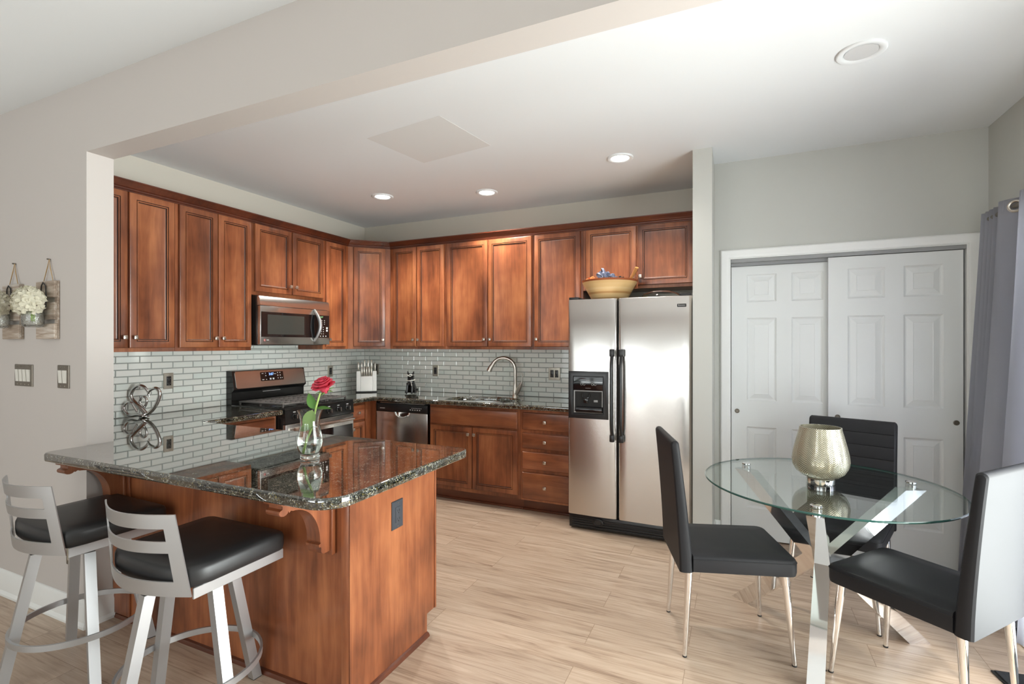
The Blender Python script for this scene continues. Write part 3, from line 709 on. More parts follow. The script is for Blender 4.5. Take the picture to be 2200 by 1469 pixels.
for gx0, gx1 in ((.03, .262), (.266, .490), (.494, .727)):
    b = B(); y0, y1 = -.628, -.125
    for x in (gx0, gx1-.014): b.box(x, x+.014, y0, y1, .940, .952, 0, .003, 1)
    for y in (y0, y1-.014): b.box(gx0+.014, gx1-.014, y, y+.014, .940, .952, 0, .003, 1)
    for k in range(1, 9):
        y = y0+(y1-y0)*k/9-.006; b.box(gx0+.014, gx1-.014, y, y+.012, .942, .951, 0, .003, 1)
    xm_ = (gx0+gx1)/2; b.box(xm_-.006, xm_+.006, y0+.014, y1-.014, .941, .9515, 0, .003, 1)
    for x in (gx0+.002, gx1-.014):
        for y in (y0+.002, y1-.014, (y0+y1)/2): b.box(x, x+.012, y, y+.012, .922, .941)
    b.obj('grate', 'iron', t)
for bx_, by_, r in ((.146, -.25, .04), (.146, -.50, .045), (.378, -.375, .035), (.61, -.25, .04), (.61, -.50, .045)):
    b = B(); b.lathe([(r, 0), (r, .008), (r*.75, .013), (.001, .014)], 20, 0, (bx_, by_, .926), True); b.obj('burner', 'iron', t)
b = B(); b.prism([(-.655, .80), (-.690, .80), (-.683, .9055), (-.655, .9055)], 'x', .002, RW-.002); pan = b.obj('control_panel', 'blackmet', t)
for kx in (.09, .20, .455, .565, .675):
    b = B(); b.lathe([(.024, 0), (.024, .006), (.019, .010), (.017, .030), (.001, .031)], 20, 0, (0, 0, 0), True); b.box(-.004, .004, -.017, .017, .030, .036, 1, .001, 1)
    b.obj('knob', ['blackmet', 'steel'], pan, X=Matrix.Translation((kx, -.6872, .852)) @ Matrix.Rotation(R(86), 4, 'X'))
for kx in (.09, .20, .455, .565, .675):
    b = B(); b.box(kx-.010, kx+.010, -.690, -.6835, .885, .889); b.obj('burner_mark', 'white', pan)
b = B(); b.box(.004, RW-.004, -.690, -.656, .215, .795, 0, .006); dr = b.obj('oven_door', 'steel', t)
b = B(); b.box(.02, RW-.02, -.6935, -.6902, .23, .705, 0, .001, 1); b.obj('door_window', 'blackglass', dr)
b = B(); b.tube([(.05, -.735, .756), (RW-.05, -.735, .756)], .013, 16)
for x in (.08, RW-.08): b.cyl((x, -.690, .756), (x, -.735, .756), .010, .010, 12)
b.obj('door_handle', 'steel', dr)
b = B(); b.box(.004, RW-.004, -.688, -.656, .03, .205, 0, .006); b.obj('drawer', 'steel', t)

# ---- over-the-range microwave
t = thing('microwave', 'stainless over-the-range microwave with a curved door handle', 'microwave', (0, -1.692, 1.412), Lw)
MW, MH = .75, .402
b = B(); b.box(.002, MW-.002, -.365, -.012, .004, MH, 0, .003); b.obj('body', 'blackmet', t)
b = B(); b.prism([(-.366, .322), (-.403, .322), (-.400, .352), (-.392, MH-.012), (-.386, MH-.004), (-.366, MH-.004)], 'x', .004, MW-.004); b.obj('top_grille', 'steel', t, ang=50)
b = B(); b.box(.004, MW-.196, -.403, -.366, .006, .319, 0, .004); d = b.obj('door', 'steel', t)
b = B(); b.box(.012, MW-.196, -.4055, -.4032, .068, .272, 0, .001, 1); b.obj('door_glass', 'blackglass', d)
b = B(); b.box(.07, .445, -.4064, -.4058, .090, .250); b.obj('door_window', mat('smoked_window', (.045, .05, .045), .12), d)
b = B(); b.box(MW-.194, MW-.004, -.403, -.366, .006, .319, 0, .004); p_ = b.obj('control_panel', 'steel', t)
b = B(); b.box(MW-.194, MW-.012, -.4055, -.4032, .068, .272, 0, .001, 1); pg = b.obj('keypad', 'blackglass', t)
kb = [(MW-.135+j*.024, .007, .10+i*.020, .007) for i in range(4) for j in range(3)]+[(MW-.135+j*.030, .008, .190+i*.016, .005) for j in range(3) for i in range(3)]
kb += [(MW-.05, .02, .125, .017), (MW-.05, .02, .148, .017)]+[(MW-.155+j*.032, .010, .078, .008) for j in range(4)]
for x, w, z, h in kb:
    b = B(); b.box(x, x+w, -.4062, -.4056, z, z+h); b.obj('button', 'white', pg)
text_mesh('clock_digits', '3:07', .020, 'dispgreen', pg, Matrix.Translation((MW-.105, -.4062, .255)) @ Matrix.Rotation(R(90), 4, 'X'), .0003)
b = B(); hx = MW-.20
pts = [(hx-.004+.0*a, -.402-.052*math.sin(PI*a/12), .035+.285*a/12) for a in range(13)]
pts = [(hx+.012-.035*math.sin(PI*a/12)*0+.022*math.sin(PI*a/12), p[1], p[2]) for a, p in enumerate(pts)]
b.tube(pts, [.009+.007*math.sin(PI*a/12) for a in range(13)], 14); b.obj('handle', 'satin', d, ang=60)
b = B(); b.lathe([(.011, 0), (.011, .0015), (.001, .0016)], 20, 0, (0, 0, 0), True); lg = b.obj('logo_badge', mat('red_logo', (.35, .10, .09), .4), t, X=Matrix.Translation((.044, -.4031, .042)) @ Matrix.Rotation(R(90), 4, 'X'))
b = B(); b.tube([(.039, -.4050, .048), (.039, -.4050, .038), (.046, -.4050, .036)], .0012, 6); b.obj('logo_stroke', 'white', lg)
for k in range(2):
    b = B(); b.box(.064+k*.012, .072+k*.012, -.4038, -.4031, .040, .045); b.obj('logo_letter', 'white', d)
b = B(); b.box(.03, MW-.03, -.35, -.05, 0, .004); b.obj('underside', 'blackmet', t)

# ---- dishwasher
t = thing('dishwasher', 'stainless dishwasher with a black control strip', 'dishwasher', (.669, 0, 0))
DW = .60
b = B(); b.box(.002, DW-.002, -.57, -.02, .02, BZ-.006); b.box(.02, DW-.02, -.56, -.54, 0, .1); b.obj('body', 'blackmet', t)
b = B(); b.box(.006, DW-.006, -.612, -.571, .115, .776, 0, .006); d = b.obj('door', 'steel', t)
b = B(); b.box(.006, DW-.006, -.616, -.571, .779, .852, 0, .004); cp = b.obj('control_strip', 'black', t)
b = B(); b.box(.03, DW-.05, -.5885, -.5715, .8522, .860); b.obj('top_trim', 'steel', cp)
for x, w, z, h in [(.052+k*.010, .008, .804, .005) for k in range(6)]+[(.42+k*.017, .008, .818, .005) for k in range(7)]+[(.40+k*.026, .012, .800, .008) for k in range(5)]:
    b = B(); b.box(x, x+w, -.6166, -.6155, z, z+h); b.obj('printed_mark', 'white', cp)
b = B(); lp = [(x, z) for x, z in [(.225, .776)]+[(.225+.175*(1-math.cos(R(a)))/2, .776-.052*math.sin(R(a))) for a in range(20, 161, 20)]+[(.40, .776)]]
b.loft([[(x, -.6125, z) for x, z in lp], [(x, -.6175, z) for x, z in lp], [(.3125+(x-.3125)*.86, -.617, .776+(z-.776)*.84) for x, z in lp], [(.3125+(x-.3125)*.82, -.6127, .776+(z-.776)*.78) for x, z in lp]]); b.obj('pocket_handle', 'chrome', d, ang=50)

# ---- refrigerator
FX = 2.676
t = thing('refrigerator', 'stainless side-by-side refrigerator with black bar handles and ice dispenser', 'refrigerator', (FX, 0, 0))
FW = .906
b = B(); b.box(.004, FW-.004, -.715, -.04, .02, 1.752, 0, .004); b.obj('body', 'black', t)
fz0, fz1 = .122, 1.762
def fdoor(x0, x1, label):
    b = B(); n = 8; r = .022
    sec = [(x0, -.722), (x0, -.775)]+[(x0+r-r*math.cos(R(a)), -.778-r*math.sin(R(a))) for a in (15, 40, 65, 85)]
    m_ = 10
    for k in range(1, m_): u = k/m_; sec.append((x0+r+(x1-x0-2*r)*u, -.800-.004*math.sin(PI*u)))
    sec += [(x1-r+r*math.cos(R(a)), -.778-r*math.sin(R(a))) for a in (85, 65, 40, 15)]+[(x1, -.775), (x1, -.722)]
    b.loft([[(x, y, z) for x, y in sec] for z in (fz0, fz0+.4, fz0+.8, fz0+1.2, fz1-.006)]+[[(x, y if y > -.75 else y+.004, fz1) for x, y in sec]])
    o = b.obj('door', 'steel_f', t, ang=40); o['label'] = label; return o
dl = fdoor(0, .379, 'narrow left freezer door'); dr = fdoor(.389, FW, 'wide right fresh food door')
def fhandle(x, par):
    b = B(); z0, z1 = .698, 1.384
    pts = [(x, -.812-.038*min(1, math.sin(PI*k/16)*2.2), z0+.02+(z1-z0-.04)*k/16) for k in range(17)]
    b.tube(pts, .0145, 12, flat=.8); b.box(x-.017, x+.017, -.838, -.805, z1-.055, z1, 0, .006); b.box(x-.017, x+.017, -.838, -.805, z0, z0+.055, 0, .006)
    b.obj('handle', 'black', par, ang=50)
fhandle(.349, dl); fhandle(.418, dr)
b = B(); x0, x1, z0, z1 = .010, .318, .858, 1.215
b.rect_rings(x0, x1, z0, z1, [(0, -.801, 0), (0, -.812, 0), (.006, -.814, 0), (.036, -.812, 0), (.040, -.806, 0)], 0); ds = b.obj('ice_dispenser', 'black', t, ang=30)
b = B(); ix0, ix1, iz0, iz1 = x0+.042, x1-.042, z0+.042, 1.07
b.rect_rings(ix0, ix1, iz0, iz1, [(0, -.8105, 0), (.003, -.8115, 0), (.006, -.8105, 0), (.008, -.8065, 0)], 1); b.obj('recess', ['grey', 'dark'], ds)
b = B(); b.prism([(-.8062, 1.072), (-.8125, 1.072), (-.816, 1.085), (-.810, 1.168), (-.8062, 1.168)], 'x', ix0, ix1); cp = b.obj('control_pad', 'blackglass', ds)
for x in (.115, .135, .20, .22):
    b = B(); b.tube([(x+.008*math.cos(R(a)), -.8165, 1.118+.008*math.sin(R(a))) for a in range(0, 360, 30)], .0012, 6, closed=True); b.obj('icon_ring', 'grey', ds)
b = B(); b.box(.15, .18, -.8165, -.8135, 1.145, 1.149); b.obj('light_bar', 'grey', ds)
b = B(); b.box(.145, .185, -.8165, -.8150, 1.088, 1.090); b.obj('light_bar', 'grey', ds)
b = B(); b.tube([(.12, -.812, 1.05), (.125, -.820, 1.02), (.15, -.826, 1.012), (.175, -.820, 1.02), (.18, -.812, 1.05)], .004, 8); b.box(.13, .165, -.818, -.812, .975, 1.012, 0, .002); b.obj('ice_chute', 'blackglass', ds)
b = B(); b.box(.21, .24, -.820, -.812, .985, 1.0, 0, .002); b.obj('water_paddle', 'grey', ds)
b = B(); b.prism([(-.8105, .905), (-.832, .905), (-.836, .912), (-.836, .938), (-.832, .944), (-.8105, .950)], 'x', ix0+.024, ix1); b.obj('drip_tray', 'blackglass', ds, ang=60)
b = B(); b.box(.004, FW-.004, -.775, -.70, .012, .112, 0, .006)
for k in range(4): b.box(.03, FW-.03, -.783, -.774, .026+k*.018, .036+k*.018, 0, .003, 1)
gr = b.obj('base_grille', 'black', t)
for x in (.06, FW-.06):
    for y in (-.72, -.12):
        b = B(); b.cyl((x, y, 0), (x, y, .021), .018, .018, 12); b.obj('foot', 'rubber', t)
b = B(); b.lathe([(.030, 0), (.030, .010), (.022, .016), (.018, .010), (.001, .010)], 24, 0, (0, 0, 0), True); b.obj('filter_cap', 'black', gr, X=Matrix.Translation((.235, -.783, .075)) @ Matrix.Rotation(R(90), 4, 'X') @ Matrix.Scale(1.4, 4, (1, 0, 0)))
for x in (.005, FW-.085):
    b = B(); b.box(x, x+.08, -.79, -.66, 1.7625, 1.782, 0, .006); b.obj('hinge_cover', 'black', t)
b = B(); b.box(.806, .868, -.8045, -.7985, 1.684, 1.706, 0, .003); bd = b.obj('name_badge', 'black', t)
for k in range(6):
    b = B(); b.box(.814+k*.008, .819+k*.008, -.8050, -.8044, 1.691, 1.701 if k == 0 else 1.698); b.obj('badge_letter', 'grey', bd)

# ================================================================== THINGS ON THE REFRIGERATOR
FT = 1.7525
t = thing('wooden_bowl', 'banded pale wood salad bowl with a red-brown rim on top of the refrigerator', 'bowl', (2.938, -.53, FT))
b = B(); b.lathe([(.125, 0), (.130, .004), (.215, .158), (.206, .158), (.124, .012), (.001, .010)], 48, 0, (0, 0, 0), True); b.obj('bowl', 'bamboo', t, ang=50)
b = B(); b.lathe([(.2145, .1575), (.222, .172), (.214, .174), (.205, .1575)], 48); b.obj('rim', 'bowlrim', t, ang=50)
def crumple(name, c, rx, ry, rz, material, label, cat, seed, amp=.35, peak=None):
    b = B(); r = bmesh.ops.create_icosphere(b.bm, subdivisions=4, radius=1)
    for v in b.bm.verts:
        n = noise.fractal(v.co*2.6+V(seed, 0, 0), .8, 2.2, 4)
        k = 1+amp*n
        p = v.co*k
        if peak and v.co.dot(V(*peak).normalized()) > .86: p = p*1.45
        v.co = (c[0]+p.x*rx, c[1]+p.y*ry, c[2]+p.z*rz)
    o = b.obj(name, material, ang=25); tag(o, label, cat); return o
crumple('crumpled_packet', (2.930, -.55, FT+.172), .062, .050, .060, 'blue', 'crumpled blue-grey packet sticking up out of the wooden bowl', 'packet', 3.1, .5, (-.6, -.1, .6))
crumple('orange_cloth', (2.812, -.60, FT+.163), .042, .05, .040, 'orange', 'orange cloth at the left edge inside the wooden bowl', 'cloth', 8.3, .35)
crumple('dark_pouch', (3.028, -.52, FT+.168), .034, .045, .034, 'black', 'small black pouch on the right inside the wooden bowl', 'pouch', 5.7, .4)
t = thing('salad_server', 'wooden salad server leaning over the right rim of the wooden bowl', 'utensil', (3.06, -.60, FT))
b = B(); b.tube([(-.035, .05, .06), (.03, .01, .13), (.075, -.02, .19), (.115, -.05, .25)], [.022, .016, .015, .018], 12, flat=.6); b.obj('handle', 'toolwood', t)
t = thing('glass_cover', 'clear glass dome cover standing on the right of the refrigerator top', 'glass cover', (3.33, -.50, FT))
b = B(); b.lathe([(.150, .0), (.154, .004), (.150, .030), (.128, .058), (.080, .076), (.001, .082), (.001, .079), (.078, .073), (.125, .056), (.146, .030), (.149, .003)], 48); b.obj('dome', 'glass', t, ang=60)

# ================================================================== OUTLETS AND SWITCHES
def outlet(name, label, X, plate, face, w=.072, h=.118, gangs=1, kind='outlet', group='outlet and switch plates'):
    t = thing(name, label, kind, (0, 0, 0), 0, group); t.matrix_world = X
    b = B(); lpw = w/2
    b.rect_rings(-lpw, lpw, -h/2, h/2, [(0, 0, 0), (0, -.003, 0), (.003, -.006, 0), (.008, -.0065, 0)], 0); b.obj('plate', plate, t, ang=30)
    for g in range(gangs):
        cx = (g-(gangs-1)/2)*(.046 if kind == 'outlet' else .0405)
        b = B()
        if kind == 'outlet':
            b.rect_rings(cx-.0165, cx+.0165, -.034, .034, [(0, -.0065, 0), (0, -.0085, 0), (.001, -.009, 0)], 0)
            fo = b.obj('receptacle', face, t, ang=30)
            b = B()
            for z in (-.018, .018):
                b.box(cx-.008, cx-.006, -.0096, -.0089, z-.004, z+.005); b.box(cx+.006, cx+.008, -.0096, -.0089, z-.004, z+.005); b.cyl((cx, -.0088, z-.010), (cx, -.0096, z-.010), .0025, .0025, 8)
            b.obj('slots', 'grey' if face == 'black' else 'dark', fo)
        else:
            b.prism([(-.0065, -.033), (-.0085, -.033), (-.012, .033), (-.0065, .033)], 'x', cx-.0165, cx+.0165); b.obj('rocker', face, t, ang=30)
        b = B()
        for z in (-.048, .048): b.lathe([(.0032, 0), (.0028, .0012), (.0005, .0016)], 8, 0, (0, 0, 0), True); 
        b.obj('screw', 'nickel', t, X=Matrix.Translation((cx, -.0064, h/2-.011)) @ Matrix.Rotation(R(90), 4, 'X'))
        b = B(); b.lathe([(.0032, 0), (.0028, .0012), (.0005, .0016)], 8, 0, (0, 0, 0), True)
        b.obj('screw', 'nickel', t, X=Matrix.Translation((cx, -.0064, -h/2+.011)) @ Matrix.Rotation(R(90), 4, 'X'))
    return t
TL_ = lambda x, y, z, rz=0: Matrix.Translation((x, y, z)) @ Matrix.Rotation(rz, 4, 'Z')
outlet('wall_outlet', 'nickel outlet plate on the tiles above the silver heart sculpture', TL_(.0081, -2.155, 1.148, Lw), 'plate_n', 'black')
outlet('wall_outlet', 'nickel outlet plate on the tiles between range and corner', TL_(.0081, -.535, 1.140, Lw), 'plate_n', 'black')
outlet('wall_outlet', 'dark outlet plate behind the knife block', TL_(.172, -.0081, 1.140), 'plate', 'black')
outlet('wall_outlet', 'nickel outlet plate right of the black dog figurine', TL_(.960, -.0081, 1.140), 'plate_n', 'black')
outlet('wall_outlet', 'double nickel outlet plate between faucet and refrigerator', TL_(2.289, -.0081, 1.140), 'plate_n', 'black', .118, .118, 2)
outlet('wall_outlet', 'black outlet on the end panel of the peninsula', TL_(PX+.0002, -2.672, .666, Lw), 'slate', 'slate', .078, .125)
outlet('wall_outlet', 'low outlet plate on the greige wall behind the far stool', TL_(.745, -3.0802, .345), 'plate', 'ivory')
outlet('light_switch', 'four-gang bronze switch plate with ivory rockers', TL_(.272, -3.0802, 1.250), 'plate', 'rocker', .192, .120, 4, 'switch')
outlet('light_switch', 'two-gang bronze switch plate next to the wall edge', TL_(.678, -3.0802, 1.253), 'plate', 'rocker', .110, .120, 2, 'switch')

# ================================================================== RECESSED LIGHTS
def can(x, y, r, lit, label):
    t = thing('recessed_light', label, 'ceiling light', (x, y, H), 0, 'recessed ceiling lights')
    b = B(); b.lathe([(r, .001), (r, -.006), (r*.93, -.010), (r*.72, -.006), (r*.66, .0)], 40, 0); b.obj('trim_ring', 'ceil', t, ang=60)
    b = B(); b.lathe([(r*.67, -.004), (r*.5, -.005), (.001, -.0055)], 40, 0); b.obj('lens', 'lamp' if lit else 'lens', t, ang=60)
    if lit:
        d = bpy.data.lights.new('downlight', 'SPOT'); d.energy = 80; d.color = (1, .95, .87); d.spot_size = R(125); d.spot_blend = .6; d.shadow_soft_size = .05
        o = bpy.data.objects.new('downlight', d); C.objects.link(o); o.location = (x, y, H-.03)
can(.974, -.891, .095, True, 'lit recessed ceiling light nearest the kitchen corner')
can(1.881, -.617, .095, True, 'lit recessed ceiling light above the sink')
can(3.111, -.944, .092, True, 'lit recessed ceiling light in front of the refrigerator')
can(4.379, -1.783, .098, False, 'unlit recessed ceiling light above the dining table')

# ================================================================== COUNTER OBJECTS
# heart sculpture (traced in its own plane, metres)
t = thing('heart_sculpture', 'polished silver interlaced hearts sculpture at the left of the bar top', 'sculpture', (.124, -2.385, CZ), R(24))
k_ = .00035
def hp(l, dy=0.): return [((x-500)*k_, dy+(y-500)*0, (705-y)*k_+.0125) for x, y in l]
def smooth_path(p, n=4):
    p = [V(q) for q in p]; out = []
    for i in range(len(p)-1):
        a, b_, c, d = p[max(i-1, 0)], p[i], p[i+1], p[min(i+2, len(p)-1)]
        for j in range(n):
            u = j/n; out.append(.5*((2*b_)+(c-a)*u+(2*a-5*b_+4*c-d)*u*u+(3*b_-a-3*c+d)*u**3))
    return out+[p[-1]]
b = B()
p1 = smooth_path(hp([(600, 330), (565, 220), (490, 135), (400, 112), (305, 165), (242, 260), (240, 345), (300, 430), (375, 500), (455, 580), (520, 655), (560, 692)]))
b.tube(p1, [.004+.008*min(1, i/8) if i < 20 else .012+.004*(i-20)/24 for i in range(len(p1))], 12)
p2 = smooth_path(hp([(592, 285), (640, 205), (740, 158), (812, 200), (830, 285), (795, 410), (730, 535), (645, 630), (545, 694)], -.012))
b.tube(p2, [.004+.008*min(1, i/8) for i in range(len(p2))], 12)
p3 = smooth_path(hp([(540, 690), (430, 672), (330, 690), (240, 665), (180, 590), (162, 530), (195, 468), (255, 432), (315, 445), (365, 530), (420, 615)], -.03))
b.tube(p3, [.013-.006*min(1, i/24) for i in range(len(p3))], 12)
p4 = smooth_path(hp([(480, 640), (430, 560), (370, 450), (395, 365), (455, 335), (505, 395), (492, 490), (455, 560), (480, 650)], .02))
b.tube(p4, .008, 12)
b.sphere((0, -.004, .010), .036, .03, .0098, m=0)
b.obj('hearts', 'silver', t, ang=60)

# vase with rose
vx, vy = 2.140, -2.836
t = thing('glass_vase', 'clear curvy glass vase holding one rose on the bar top', 'vase', (vx, vy, CZ+.0005))
vp = [(.036, 0), (.041, .004), (.041, .012), (.038, .018), (.043, .030), (.053, .055), (.0555, .075), (.053, .098), (.045, .130), (.0405, .150), (.041, .172), (.046, .196), (.054, .216)]
ip = [(.052, .216), (.0435, .196), (.0385, .172), (.038, .150), (.0425, .130), (.0505, .098), (.053, .075), (.0505, .055), (.041, .032), (.036, .024), (.001, .022)]
b = B(); b.lathe(vp+ip, 48, 0, (0, 0, 0), True); b.obj('vase', 'glass', t, ang=60)
b = B(); b.lathe([(.001, .0225), (.0357, .0245), (.0407, .0325), (.0502, .055), (.0527, .075), (.0502, .098), (.0422, .130), (.0395, .141), (.001, .141)], 48); b.obj('water', 'water', t, ang=60)
t = thing('rose', 'single pink-red rose with leaves standing in the glass vase', 'flower', (vx, vy, CZ+.03))
e1 = V(.911, .412, 0); e2 = V(-.412, .911, 0)   # across and into the view from the bar
def rp_(a, d, z): return e1*a+e2*d+V(0, 0, z)
sp = smooth_path([rp_(-.022, .0, .0), rp_(-.012, 0, .05), rp_(.004, 0, .10), rp_(.020, 0, .165), rp_(.030, -.004, .205), rp_(.047, -.006, .262)])
b = B(); b.tube(sp, .0042, 8); b.obj('stem', 'stem', t)
rc = rp_(.063, -.010, .297)
b = B(); rnd = random.Random(4)
tilt = Matrix.Rotation(R(-10), 4, e2) @ Matrix.Rotation(R(20), 4, e1)
def petal(b, ang, r0, r1, h0, h1, wid, curl, m=0, nu=7, nv=7):
    g = []
    for j in range(nv):
        v = j/(nv-1); row = []
        for i in range(nu):
            u = i/(nu-1)*2-1
            half = wid*(.45+.55*math.sin(PI*min(1, .18+v*.62)))*(1 if v < .75 else math.sqrt(max(.0, 1-((v-.75)/.36)**2)))
            a = ang+u*half
            rr_ = r0+(r1-r0)*v**.9-.004*(1-u*u)*0+curl*(max(0, v-.7)/.3)**2
            z = h0+(h1-h0)*math.sin(v*PI/2)-curl*.5*(max(0, v-.75)/.25)**2-.003*u*u*v
            row.append(rc+(tilt @ V(rr_*math.cos(a), rr_*math.sin(a), z)))
        g.append([b.bm.verts.new(p) for p in row])
    for j in range(nv-1):
        for i in range(nu-1): b.bm.faces.new((g[j][i], g[j][i+1], g[j+1][i+1], g[j+1][i])).material_index = m
for lay, (cnt, r0, r1, h0, h1, wid, curl) in enumerate([(3, .002, .007, -.010, .034, 1.2, .0), (4, .005, .014, -.018, .035, 1.0, .002), (5, .008, .022, -.026, .033, .82, .004), (6, .010, .030, -.032, .029, .72, .006), (7, .010, .037, -.036, .020, .66, .008), (7, .009, .043, -.038, .006, .62, .009)]):
    for k in range(cnt): petal(b, 2*PI*k/cnt+lay*.7+rnd.uniform(-.15, .15), r0, r1*rnd.uniform(.94, 1.06), h0, h1*rnd.uniform(.9, 1.08), wid, curl)
bmesh.ops.solidify(b.bm, geom=b.bm.faces[:], thickness=.0007); b.obj('bloom', 'rose', t, ang=45)
b = B()
for k in range(5):
    a = 2*PI*k/5; d = V(math.cos(a), math.sin(a), 0)
    b.loft([[rc+(tilt @ (d*.004+V(0, 0, -.038))), rc+(tilt @ (d*.022+d.cross(V(0, 0, 1))*.006+V(0, 0, -.026))), rc+(tilt @ (d*.042+V(0, 0, -.030))), rc+(tilt @ (d*.022-d.cross(V(0, 0, 1))*.006+V(0, 0, -.026)))],
            [rc+(tilt @ (d*.004+V(0, 0, -.040))), rc+(tilt @ (d*.022+d.cross(V(0, 0, 1))*.006+V(0, 0, -.028))), rc+(tilt @ (d*.042+V(0, 0, -.032))), rc+(tilt @ (d*.022-d.cross(V(0, 0, 1))*.006+V(0, 0, -.028)))]])
b.obj('sepals', 'leaf', t)
def leaf(base, tip, wid, nrm, material, fold=.25, droop=0.):
    base, tip = V(base), V(tip); ax = tip-base; L = ax.length; ax.normalize(); nrm = V(nrm); side = ax.cross(nrm).normalized(); nrm = side.cross(ax)
    b = B(); rows = []
    for j in range(9):
        v = j/8; hw = wid*math.sin(PI*v**.8)**.85 if 0 < v < 1 else 0.0006
        c = base+ax*L*v-nrm*droop*v*v
        rows.append([c-side*hw+nrm*hw*fold, c-side*hw*.5+nrm*hw*fold*.4, c, c+side*hw*.5+nrm*hw*fold*.4, c+side*hw+nrm*hw*fold])
    vs = [[b.bm.verts.new(p) for p in r] for r in rows]
    for r0, r1 in zip(vs, vs[1:]):
        for i in range(4): b.bm.faces.new((r0[i], r0[i+1], r1[i+1], r1[i]))
    bmesh.ops.solidify(b.bm, geom=b.bm.faces[:], thickness=.0006)
    return b.obj('leaf', material, t, ang=40)
leaf(rp_(.018, 0, .19), rp_(-.004, -.006, .262), .020, -e2+V(0, 0, .2), 'leaf')
leaf(rp_(.028, -.003, .195), rp_(.098, -.012, .197), .013, V(0, 0, 1)-e2*.5, 'leaf', .2, .004)
leaf(rp_(.012, -.004, .187), rp_(-.012, -.022, .095), .028, -e2, 'leafp', .15)
leaf(rp_(.014, -.004, .125), rp_(-.040, -.018, .098), .024, V(0, 0, .8)-e2, 'leafp', .1)

# dog figurine
t = thing('dog_figurine', 'glossy black sitting dog figurine with white glasses and collar by the backsplash', 'figurine', (.835, -.27, CZ), R(14))
b = B(); bm = b.bm
def skin(name, nodes, edges, material, parent):
    me = bpy.data.meshes.new(name); me.from_pydata([n[0] for n in nodes], edges, []); o = bpy.data.objects.new(name, me); C.objects.link(o); o.parent = parent
    md = o.modifiers.new('skin', 'SKIN'); md.use_smooth_shade = True
    for i, n in enumerate(nodes): r = n[1]; o.data.skin_vertices[0].data[i].radius = (r if isinstance(r, tuple) else (r, r))
    o.data.skin_vertices[0].data[0].use_root = True
    s_ = o.modifiers.new('sub', 'SUBSURF'); s_.levels = 2; s_.render_levels = 2
    me2 = bpy.data.meshes.new_from_object(o.evaluated_get(bpy.context.evaluated_depsgraph_get())); me2.materials.clear(); me2.materials.append(M[material])
    o.modifiers.clear(); o.data = me2; o.name = name
    for p in me2.polygons: p.use_smooth = True
    return o
s_ = 1.22
def S(x, y, z): return (x*s_, y*s_, z*s_)
skin('body', [(S(0, .015, .03), .042), (S(0, .010, .07), .041), (S(0, -.003, .105), .037), (S(0, -.010, .125), .033), (S(0, -.014, .148), .038), (S(0, -.034, .138), .029),
              (S(-.020, -.030, .075), .013), (S(-.022, -.036, .035), .011), (S(-.022, -.040, .010), .011), (S(-.022, -.052, .009), .010),
              (S(.020, -.030, .075), .013), (S(.022, -.036, .035), .011), (S(.022, -.040, .010), .011), (S(.022, -.052, .009), .010),
              (S(-.036, .01, .022), .020), (S(-.042, -.025, .011), .011), (S(.036, .01, .022), .020), (S(.042, -.025, .011), .011),
              (S(-.022, -.010, .165), .012), (S(-.027, -.008, .190), .005), (S(.022, -.010, .165), .012), (S(.027, -.008, .190), .005), (S(.040, .030, .025), .012), (S(.052, .022, .045), .009)],
     [(0, 1), (1, 2), (2, 3), (3, 4), (4, 5), (2, 6), (6, 7), (7, 8), (8, 9), (2, 10), (10, 11), (11, 12), (12, 13), (0, 14), (14, 15), (0, 16), (16, 17), (4, 18), (18, 19), (4, 20), (20, 21), (0, 22), (22, 23)], 'glaze_black', t)
b = B()
for sx in (-1, 1):
    b.tube([S(sx*(.0150+.0115*math.cos(R(a))), -.060+.010*abs(math.cos(R(a))*.5+.5), .158+(.0075*math.sin(R(a))+.003*math.cos(R(a)))) for a in range(0, 360, 24)], .0028, 8, closed=True)
    b.tube([S(sx*.0265, -.050, .161), S(sx*.033, -.030, .160), S(sx*.033, -.006, .159)], .0020, 8)
b.tube([S(-.004, -.060, .156), S(.004, -.060, .156)], .0026, 8); b.obj('glasses', 'whitec', t)
b = B(); b.tube([S(.036*math.cos(R(a)), -.010+.036*math.sin(R(a)), .119+.007*math.sin(R(a))) for a in range(0, 360, 20)], .0042, 8, closed=True)
b.tube([S(.012, -.043, .116), S(.020, -.046, .095), S(.023, -.046, .07)], .0022, 8); b.obj('collar', 'whitec', t)

# knife block with knives
kbx, kby, krz = .300, -.315, R(38)
t = thing('knife_block', 'clear and frosted acrylic knife block in the counter corner', 'knife block', (kbx, kby, CZ), krz)
b = B(); b.box(-.108, .108, -.045, .045, .0005, .012, 0, .003); b.obj('base', 'black', t)
b = B(); b.box(-.102, .102, -.012, .040, .012, .215, 0, .004); b.box(-.060, .060, -.040, -.012, .012, .170, 0, .004)
b.box(-.102, -.060, -.034, -.012, .012, .225, 0, .004); b.box(.060, .102, -.034, -.012, .012, .225, 0, .004); b.obj('block', 'acrylic', t)
Xk = TL_(kbx, kby, CZ, krz)
def knife(lx, ly, z0, hl, label, tiltx=0., cat='knife'):
    loc = Xk @ V(lx, ly, z0)
    k = thing('knife' if cat == 'knife' else 'scissors', label, cat, loc, krz, 'knives in the acrylic block')
    b = B(); b.tube([(0, 0, 0), (0, -.002, hl*.15), (0, -.003, hl*.5), (0, -.001, hl*.85), (.0, .002, hl)], [.006, .0075, .0085, .0085, .006], 10, flat=1.25); b.obj('handle', 'nickel', k, ang=60)
    b = B(); b.box(-.0012, .0012, -.008, .008, -.012, 0); b.obj('blade', 'steel', k)
pos = ['leftmost', 'second', 'middle', 'fourth', 'rightmost']
for i in range(5): knife(-.048+i*.024, -.026, .1702, .098, f'steel steak knife, {pos[i]} in the front row of the knife block')
